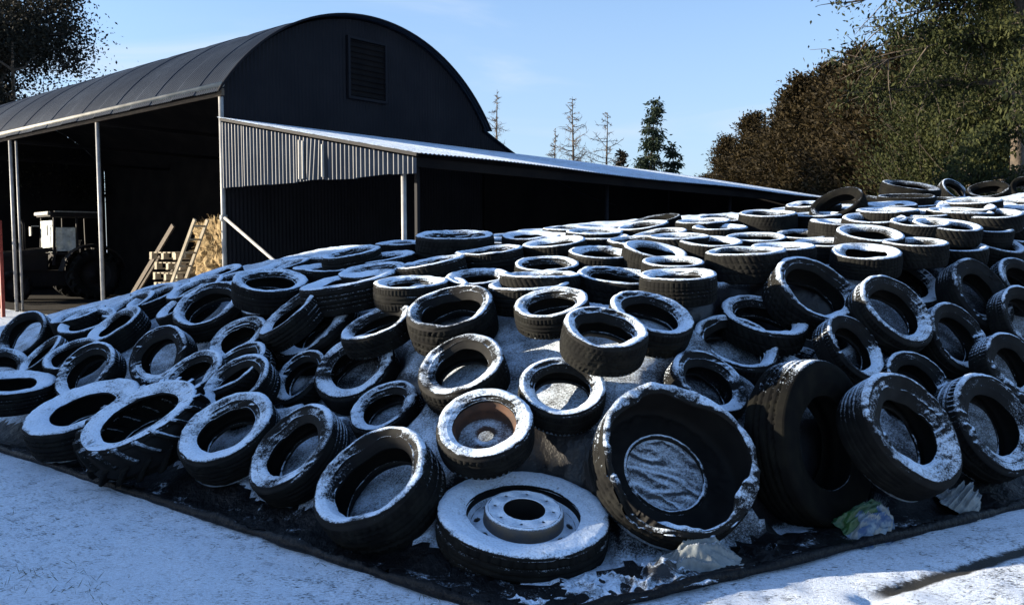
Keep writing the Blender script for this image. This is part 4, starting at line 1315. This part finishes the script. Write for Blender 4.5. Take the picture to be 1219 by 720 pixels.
def limb(b, p0, d, L, r0, rs, bend=.25, n=6, r1=None, grav=0.0):
    pts = [Vector(p0)]; d = Vector(d).normalized()
    for k in range(n):
        d = (d + Vector(rs.normal(size=3)) * bend / n * 1.5 + Vector((0, 0, -grav / n))).normalized()
        pts.append(pts[-1] + d * L / n)
    r1 = r0 * .25 if r1 is None else r1
    b.tube(pts, [r0 + (r1 - r0) * k / n for k in range(n + 1)], 6, cap=False)
    return pts

def broadleaf(name, loc, h, R, seed, mat, leaf=.10, nclump=170, per=110, clear=.3):
    """trunk, forked limbs, clumps of leaves round the limb ends"""
    rs = np.random.default_rng(seed)
    o = empty(name, loc)
    b = MB()
    tr = limb(b, (0, 0, 0), (0.03, 0, 1), h * .85, h * .035, rs, .12, 8, h * .008)
    tips = []
    for k in range(34):
        t = clear + (1 - clear) * rs.random(); q = tr[0].lerp(tr[-1], t); q = tr[min(int(t * 8), 7)]
        az = rs.uniform(0, 2 * PI); up = rs.uniform(.05, .9)
        prof = math.sqrt(max(.12, 1 - ((t - .55) / .6) ** 2))
        l1 = limb(b, q, (math.cos(az), math.sin(az), up), R * prof * rs.uniform(.6, 1.08), h * .010, rs, .5, 6)
        tips.append(l1[-1])
        for m in range(4):
            s = l1[rs.integers(2, 6)]
            d = Vector(rs.normal(size=3)); d.z = abs(d.z) * .4
            l2 = limb(b, s, d, R * rs.uniform(.2, .45), h * .004, rs, .5, 4)
            tips += [l2[-1], l2[2]]
    b.build('trunk', M['bark'], o, smooth=True)
    tips = np.array([tuple(t) for t in tips])
    c = tips[rs.integers(0, len(tips), nclump)]
    P = np.repeat(c, per, 0) + rs.normal(size=(nclump * per, 3)) * np.repeat(rs.uniform(.10, .30, nclump), per)[:, None] * R * .42 * np.array([1, 1, .7])
    D = rs.normal(size=P.shape) + np.array([0, 0, -.25]); D /= np.linalg.norm(D, axis=1, keepdims=True)
    L = rs.uniform(.6, 1.5, len(P)) * leaf
    V, F = quads_from(P, D, L * .26, L, rs)
    link(bpy.data.objects.new('crown', np_mesh('crown', V, F, [mat], False)), o)
    return o

def conifer_mesh(h, R, seed, nwh, per, spray, style, zb=.04, open_=0.0):
    """returns trunk MB and crown arrays. style: 'spruce' tiers, 'cypress' upright plumes, 'bare' twigs"""
    rs = np.random.default_rng(seed)
    b = MB()
    tr = limb(b, (0, 0, 0), (rs.normal() * .02, rs.normal() * .02, 1), h, h * .018 + .02, rs, .05, 10, .012)
    Ps = []; Ds = []; Ls = []
    for k in range(nwh):
        t = zb + (1 - zb) * (k + rs.random()) / nwh
        q = Vector(tr[0]).lerp(Vector(tr[-1]), t)
        seg = min(int(t * 10), 9); q = tr[seg].lerp(tr[seg + 1], t * 10 - seg)
        nb = int(rs.integers(1, 4)) if style == 'bare' else (5 if style == 'spruce' else 4)
        for m in range(nb):
            az = rs.uniform(0, 2 * PI)
            if style == 'cypress':
                prof = ((1 - t) ** .55 if t < .78 else .44 * ((1 - t) / .22) ** .9) * (1 if t > .15 else .75 + t)
                ln = R * prof * (rs.uniform(.45, 1.0) if rs.random() < .8 else rs.uniform(1.05, 1.35)) + .10
                d = Vector((math.cos(az), math.sin(az), rs.uniform(.3, 1.5)))
            elif style == 'spruce':
                prof = (1 - t) ** .8
                ln = R * prof * rs.uniform(.4, 1.25) + .08
                d = Vector((math.cos(az), math.sin(az), rs.uniform(-.25, .25) + (t > .85) * .5))
            else:
                prof = (1 - t) ** .7 * min(1, .4 + t * 1.2)
                ln = R * prof * rs.uniform(.5, 1.2) + .1
                d = Vector((math.cos(az), math.sin(az), rs.uniform(-.35, .55)))
            l1 = limb(b, q, d, ln, (.026 if style == 'bare' else h * .0035 + .004), rs, .75 if style == 'bare' else .35, 5, .010 if style == 'bare' else .004, -.35 if style == 'bare' else .25 if style != 'cypress' else -.35)
            if rs.random() < open_: continue
            pts = np.array([tuple(p) for p in l1])
            n = max(int(per * (ln / R + .25)), 4)
            if style == 'bare':
                for _ in range(11):
                    s = l1[rs.integers(1, 6)]
                    limb(b, s, Vector(rs.normal(size=3)) + d, ln * rs.uniform(.12, .5), .013, rs, .6, 3, .006)
                continue
            u = rs.uniform(.12 if style == 'spruce' else .3, 1.05, n) * 5; i = np.clip(u.astype(int), 0, 4)
            fr = (u - i)[:, None]
            p = pts[i] * (1 - fr) + pts[i + 1] * fr
            wd = .085 if style == 'cypress' else .09
            p = p + rs.normal(size=(n, 3)) * np.array([wd, wd, wd * (.9 if style == 'cypress' else .5)]) * R
            dd = np.array(tuple((l1[-1] - l1[0]).normalized()))
            D = dd * .9 + rs.normal(size=(n, 3)) * .65 + (np.array([0, 0, .35]) if style == 'cypress' else np.array([0, 0, -.25]))
            D /= np.linalg.norm(D, axis=1, keepdims=True)
            Ps.append(p); Ds.append(D); Ls.append(rs.uniform(.5, 1.4, n) * spray)
    if style == 'bare':
        return b, None
    P = np.concatenate(Ps); D = np.concatenate(Ds); L = np.concatenate(Ls)
    V, F = quads_from(P, D, L * .17, L, rs, .15)
    return b, (V, F)

def conifer(name, loc, h, R, seed, nwh, per, spray, style, mat, zb=.04, bark='bark', open_=0.0):
    o = empty(name, loc)
    b, vf = conifer_mesh(h, R, seed, nwh, per, spray, style, zb, open_)
    b.build('trunk', M[bark], o, smooth=True)
    if vf is not None: link(bpy.data.objects.new('crown', np_mesh('crown', vf[0], vf[1], [mat], False)), o)
    return o

def copy_tree(src, loc, sc, rz):
    c = src.copy(); COL.objects.link(c); c.location = loc; c.scale = sc; c.rotation_euler = (0, 0, rz)
    for ch in src.children:
        d = ch.copy(); COL.objects.link(d); d.parent = c
    return c

def gx(u, y): return (u - 609.5) / 1014 * y * 1.002     # metres to the side for a bearing

# evergreen behind the barn roof
tag(broadleaf('evergreen_tree', (gx(-2, 31), 31, 0), 12.0, 5.6, 11, M['leaf_dark'], .12, 560, 190, .30), 'dark spreading evergreen tree rising behind the curved barn roof', 'tree')

# bronzed cypress row beyond the lean-to
CY = [(842, 46, 5.2, 2.4, 'lowest bronzed cypress, where the row meets the lean-to roof'), (868, 45, 7.0, 2.1, 'slim pointed cypress next to the lowest one in the row'),
      (893, 42, 7.7, 2.5, 'bronzed cypress with a narrow double tip, third from the barn'), (922, 39, 7.9, 2.7, 'bushy brown cypress, fourth from the barn in the row'),
      (950, 37, 8.5, 2.7, 'brown cypress, fifth from the barn in the row'), (978, 35, 8.7, 2.6, 'tall brown cypress at the middle of the row'),
      (1006, 32, 8.4, 2.5, 'bronzed cypress, next after the tallest middle one'), (1034, 30, 8.2, 2.5, 'brown cypress second from the green conifer'),
      (1062, 28, 8.0, 2.5, 'brown cypress beside the green conifer')]
cy_protos = []
for k, (u, y, h, R, lab) in enumerate(CY):
    if k < 3:
        o = conifer('cypress_tree', (gx(u, y), y, 0), 8.0, 1.9, 21 + k, 70, 150, .17, 'cypress', M['cypress'])
        o.scale = (R / 1.9, R / 1.9, h / 8.0); cy_protos.append(o)
    else:
        o = copy_tree(cy_protos[k % 3], (gx(u, y), y, 0), (R / 1.9, R / 1.9, h / 8.0), k * 1.7)
    tag(o, lab, 'tree', 'bronzed cypress row beyond the shed')
# greener conifers on the right
g1 = conifer('green_conifer', (gx(1112, 22.5), 22.5, 0), 6.9, 2.7, 41, 74, 260, .10, 'cypress', M['cypress_green'])
tag(g1, 'yellow-green bushy conifer in front of the brown cypress row', 'tree')
g2 = conifer('green_conifer', (gx(1168, 21.0), 21.0, 0), 7.6, 2.7, 42, 74, 260, .10, 'cypress', M['cypress_green'])
tag(g2, 'yellow-green conifer just left of the tall bare-based trunk', 'tree')
g3 = conifer('green_conifer', (gx(1262, 20.0), 20.0, 0), 9.0, 2.6, 43, 74, 260, .10, 'cypress', M['cypress_green'])
tag(g3, 'green conifer cut off by the edge of the view behind the tall trunk', 'tree')

def big_tree():
    rs = np.random.default_rng(77)
    y = 17.5
    o = empty('tall_conifer', (gx(1206, y), y, 0))
    b = MB()
    tr = limb(b, (0, 0, 0), (.0, 0, 1), 11.5, .16, rs, .05, 12, .05)
    Ps = []; Ds = []
    def boughs(q, d, L, r, n, grav, dens):
        l1 = limb(b, q, d, L, r, rs, .3, 7, .008, grav)
        for m in range(n):
            s = l1[rs.integers(2, 8)]
            dd = (l1[-1] - l1[0]).normalized() + Vector(rs.normal(size=3)) * .6
            l2 = limb(b, s, dd, L * rs.uniform(.15, .4), r * .35, rs, .4, 4, .004, .3)
            pts = np.array([tuple(p) for p in l2[1:]])
            k = int(dens * rs.uniform(.4, 1.4))
            if k < 1: continue
            p = pts[rs.integers(0, len(pts), k)] + rs.normal(size=(k, 3)) * .11
            D = rs.normal(size=(k, 3)) * .7 + np.array([0, 0, -.5]); D /= np.linalg.norm(D, axis=1, keepdims=True)
            Ps.append(p); Ds.append(D)
    for k in range(11):      # long boughs reaching out over the yard towards the barn
        z = 5.4 + k * .24
        seg = min(int(z / 11.5 * 12), 11)
        boughs(tr[seg], (-1, rs.uniform(-.5, .35), rs.uniform(.05, .32)), rs.uniform(1.5, 2.9), .045, 18, .15, 60)
    for k in range(6):       # sparse upper boughs against the sky
        z = 6.3 + k * .28; seg = min(int(z / 11.5 * 12), 11)
        boughs(tr[seg], (-1, rs.uniform(-.35, .25), rs.uniform(-.05, .12)), rs.uniform(2.9, 3.7), .04, 12, .2, 26)
    for k in range(46):
        z = rs.uniform(2.9, 11); seg = min(int(z / 11.5 * 12), 11); az = rs.uniform(0, 2 * PI)
        boughs(tr[seg], (math.cos(az), math.sin(az), rs.uniform(-.2, .4)), rs.uniform(1.4, 2.6) * (1 - .05 * (z - 3)), .04, 14, .4, 120)
    b.build('trunk', M['bark'], o, smooth=True)
    b = MB()
    for k in range(9):       # snapped dead stubs round the foot of the crown
        z = rs.uniform(1.9, 3.0); az = rs.uniform(0, 2 * PI)
        q = tr[2].lerp(tr[3], (z - 1.9) / 1.1)
        limb(b, (q.x, q.y, z), (math.cos(az), math.sin(az), rs.uniform(-.5, .6)), rs.uniform(.4, 1.1), .028, rs, .5, 4, .010)
    b.build('dead_branch', M['bark_lit'], o, smooth=True)
    P = np.concatenate(Ps); D = np.concatenate(Ds); L = rs.uniform(.5, 1.5, len(P)) * .085
    V, F = quads_from(P, D, L * .24, L, rs, .2)
    link(bpy.data.objects.new('crown', np_mesh('crown', V, F, [M['cypress_green']], False)), o)
    return tag(o, 'tall conifer with snapped dead branches and boughs hanging over the yard', 'tree')
big_tree()

# trees far behind the shed
tag(conifer('larch_tree', (gx(684, 58), 58, 0), 11.4, 2.6, 51, 52, 0, .2, 'bare', M['larch']), 'tall leafless larch behind the snowy lean-to roof', 'tree')
tag(conifer('larch_tree', (gx(722, 58), 58, 0), 10.4, 3.3, 52, 36, 0, .2, 'bare', M['larch']), 'shorter wide-branched leafless larch next to the spruce', 'tree')
tag(conifer('larch_tree', (gx(657, 60), 60, 0), 9.6, 1.3, 53, 50, 0, .3, 'bare', M['larch']), 'small brown bare tree beside the tall leafless larch', 'tree')
tag(conifer('larch_tree', (gx(592, 62), 62, 0), 12.6, 2.4, 54, 40, 0, .3, 'bare', M['larch']), 'bare tree peeping over the foot of the barn arch', 'tree')
tag(conifer('spruce_tree', (gx(769, 55), 55, 0), 10.5, 2.1, 55, 36, 95, .26, 'spruce', M['spruce'], open_=.08), 'tallest green spruce behind the snowy lean-to roof', 'tree')
tag(conifer('spruce_tree', (gx(801, 55), 55, 0), 8.0, 1.5, 56, 30, 50, .32, 'spruce', M['spruce'], open_=.25), 'smaller thin spruce beside the tallest spruce', 'tree')
tag(conifer('spruce_tree', (gx(737, 57), 57, 0), 7.6, 1.4, 57, 26, 50, .32, 'spruce', M['leaf_dark']), 'low dark spruce between the leafless larch and the tallest spruce', 'tree')

# ------------------------------------------------------------------ unseen shed added at left, its roofline shaped to shade the near heap
sh = tag(empty('shade_shed', (-17.2, 0, 0)), 'unseen gabled stone shed added across the yard to shade the heap', 'shed')
prof = [(3.35, 2.93), (4.4, 3.25), (5.5, 3.48), (7.9, 4.62), (10.2, 3.5)]
b = MB()
for x in (-3.2, 3.2):
    b.add([(x, 3.35, 0), (x, 10.2, 0)] + [(x, y, z) for y, z in prof[::-1]], [(0, 1, 2, 3, 4, 5, 6)])
for y, z in (prof[0], prof[-1]): b.add([(-3.2, y, 0), (3.2, y, 0), (3.2, y, z), (-3.2, y, z)], [(0, 1, 2, 3)])
b.build('wall', M['stone'], sh)
b = MB()
rp = [(3.25, 2.90), (4.4, 3.25), (5.5, 3.48), (7.9, 4.62), (10.35, 3.43)]
for (ya, za), (yb, zb_) in zip(rp[:-1], rp[1:]):
    b.add([(-3.35, ya, za + .01), (3.35, ya, za + .01), (3.35, yb, zb_ + .01), (-3.35, yb, zb_ + .01), (-3.35, ya, za + .09), (3.35, ya, za + .09), (3.35, yb, zb_ + .09), (-3.35, yb, zb_ + .09)],
          [(0, 1, 2, 3), (4, 5, 6, 7), (0, 1, 5, 4), (1, 2, 6, 5), (0, 3, 7, 4), (2, 3, 7, 6)])
b.build('roof', M['roof_snow'], sh)
b = MB(); b.box((3.23, 7.5, 1.1), (.05, 1.1, 2.2)); b.build('door', M['wood'], sh)

# ------------------------------------------------------------------ ground
def ground():
    def lines(a, b, st, far):
        v = list(np.arange(a, b + 1e-6, st)); s = st
        lo = [a]; hi = [b]
        while hi[-1] < far:
            s *= 1.5; hi.append(hi[-1] + s)
        s = st
        while lo[-1] > -far:
            s *= 1.5; lo.append(lo[-1] - s)
        return np.array(lo[:0:-1] + v + hi[1:])
    xs = lines(-6.5, 6.5, .04, 900); ys = lines(1.6, 8.0, .04, 900)
    X, Y = np.meshgrid(xs, ys, indexing='ij')
    near = ((X > -6.6) & (X < 6.6) & (Y > 1.5) & (Y < 8.1)) * 1.0
    Z = near * (.018 * (vnoise(X, Y, 1.1, 31) - .5) + .012 * (vnoise(X, Y, 5, 32) - .5) + .010 * (vnoise(X, Y, 13, 33) - .5))
    ax, ay, ux, uy = 1.64, 3.80, .882, .471
    ac = -(X - ax) * uy + (Y - ay) * ux
    Z -= near * .018 * np.exp(-(ac / .05) ** 2) * (X > 1.55)
    dl, dr = edge_d(X, Y)
    Z -= near * .012 * np.clip((np.minimum(dl, dr) + .12) / .1, 0, 1)
    nx, ny = X.shape; idx = np.arange(nx * ny).reshape(nx, ny)
    F = np.stack([idx[:-1, :-1], idx[1:, :-1], idx[1:, 1:], idx[:-1, 1:]], -1).reshape(-1, 4)
    o = link(bpy.data.objects.new('ground', np_mesh('ground', np.stack([X, Y, Z], -1).reshape(-1, 3), F, [M['ground']])))
    return tag(o, 'yard of gravel under thin snow', None, None, 'structure')
ground()

# scattered blades and tufts poking through the snow
def grass():
    rs = np.random.default_rng(9)
    P = []; H = []
    for (cx, cy, n, s) in ((-2.27, 4.02, 60, .07), (-1.98, 3.86, 70, .06), (-1.72, 3.62, 45, .05), (-1.9, 3.72, 40, .10), (.62, 3.2, 20, .05), (-1.05, 4.12, 10, .06), (-.35, 3.72, 14, .05), (-2.9, 5.0, 10, .08)):
        P.append(np.stack([cx + rs.normal(size=n) * s * 1.6, cy + rs.normal(size=n) * s, np.zeros(n)], 1)); H.append(rs.uniform(.02, .06, n))
    n = 1500
    q = np.stack([rs.uniform(-6, 5, n), rs.uniform(2.2, 7.5, n), np.zeros(n)], 1)
    d = np.minimum(*edge_d(q[:, 0], q[:, 1])); q = q[d < -.30]
    P.append(q); H.append(rs.uniform(.006, .022, len(q)))
    P = np.concatenate(P); H = np.concatenate(H)
    D = rs.normal(size=P.shape) * .9; D[:, 2] = np.abs(D[:, 2]) * .5 + .1; D /= np.linalg.norm(D, axis=1, keepdims=True)
    V, F = quads_from(P - np.array([0, 0, .006]), D, np.full(len(P), .0016), H + .008, rs)
    o = link(bpy.data.objects.new('grass', np_mesh('grass', V, F, [M['grass']], False)))
    return tag(o, 'withered grass blades poking through the thin snow', 'grass', None, 'stuff')
grass()

# ------------------------------------------------------------------ light, sky, camera
SUN_EL = R_(12.0)
sun = bpy.data.lights.new('sun', 'SUN'); sun.energy = 4.8; sun.angle = R_(.5); sun.color = (1.0, .87, .68)
so = link(bpy.data.objects.new('sun', sun))
SUN_AZ = R_(0.0)      # a little beyond due left
sd = Vector((-math.cos(SUN_EL) * math.cos(SUN_AZ), math.cos(SUN_EL) * math.sin(SUN_AZ), math.sin(SUN_EL)))
so.rotation_euler = sd.to_track_quat('Z', 'Y').to_euler()
w = bpy.data.worlds.new('World'); scene.world = w; w.use_nodes = True
nt = w.node_tree; bg = nt.nodes['Background']
sky = nt.nodes.new('ShaderNodeTexSky'); sky.sky_type = 'NISHITA'; sky.sun_disc = False
sky.sun_elevation = SUN_EL; sky.sun_rotation = R_(-90 + 0)
sky.air_density = 1.0; sky.dust_density = .8; sky.ozone_density = 4.5; sky.altitude = 50
# thin cirrus streaks high up
tc = nt.nodes.new('ShaderNodeTexCoord'); mp = nt.nodes.new('ShaderNodeMapping')
mp.inputs['Scale'].default_value = (1.3, 1.6, 7.5); mp.inputs['Rotation'].default_value = (0, R_(9), R_(20))
ns = nt.nodes.new('ShaderNodeTexNoise'); ns.inputs['Scale'].default_value = 1.7; ns.inputs['Detail'].default_value = 6; ns.inputs['Distortion'].default_value = .7
mr = nt.nodes.new('ShaderNodeMapRange'); mr.interpolation_type = 'SMOOTHSTEP'
for k, v in (('From Min', .48), ('From Max', .80), ('To Min', 0), ('To Max', .75)): mr.inputs[k].default_value = v
mx = nt.nodes.new('ShaderNodeMix'); mx.data_type = 'RGBA'
nt.links.new(tc.outputs['Generated'], mp.inputs[0]); nt.links.new(mp.outputs[0], ns.inputs['Vector'])
nt.links.new(ns.outputs['Fac'], mr.inputs['Value']); nt.links.new(mr.outputs[0], mx.inputs[0])
nt.links.new(sky.outputs[0], mx.inputs[6]); mx.inputs[7].default_value = (2.9, 3.1, 3.4, 1)
# pale winter haze towards the horizon
sp = nt.nodes.new('ShaderNodeSeparateXYZ'); nt.links.new(tc.outputs['Generated'], sp.inputs[0])
hz = nt.nodes.new('ShaderNodeMapRange'); hz.interpolation_type = 'SMOOTHSTEP'
for k, v in (('From Min', .0), ('From Max', .55), ('To Min', .62), ('To Max', 0)): hz.inputs[k].default_value = v
nt.links.new(sp.outputs['Z'], hz.inputs['Value'])
m2 = nt.nodes.new('ShaderNodeMix'); m2.data_type = 'RGBA'
nt.links.new(hz.outputs[0], m2.inputs[0]); nt.links.new(mx.outputs[2], m2.inputs[6]); m2.inputs[7].default_value = (1.75, 2.05, 2.55, 1)
nt.links.new(m2.outputs[2], bg.inputs['Color'])
bg.inputs['Strength'].default_value = .10

cam = bpy.data.cameras.new('camera'); co = link(bpy.data.objects.new('camera', cam))
co.location = (0, 0, 1.6); co.rotation_euler = (R_(90 - 3.95), 0, 0)
cam.sensor_width = 36; cam.lens = 36 * 1014 / 1219; cam.clip_end = 3000; cam.clip_start = .05
scene.camera = co
scene.view_settings.view_transform = 'Standard'; scene.view_settings.look = 'None'
scene.view_settings.exposure = 1.8; scene.view_settings.gamma = 1.0
scene.render.engine = 'CYCLES'
scene.cycles.use_denoising = True
scene.cycles.max_bounces = 6
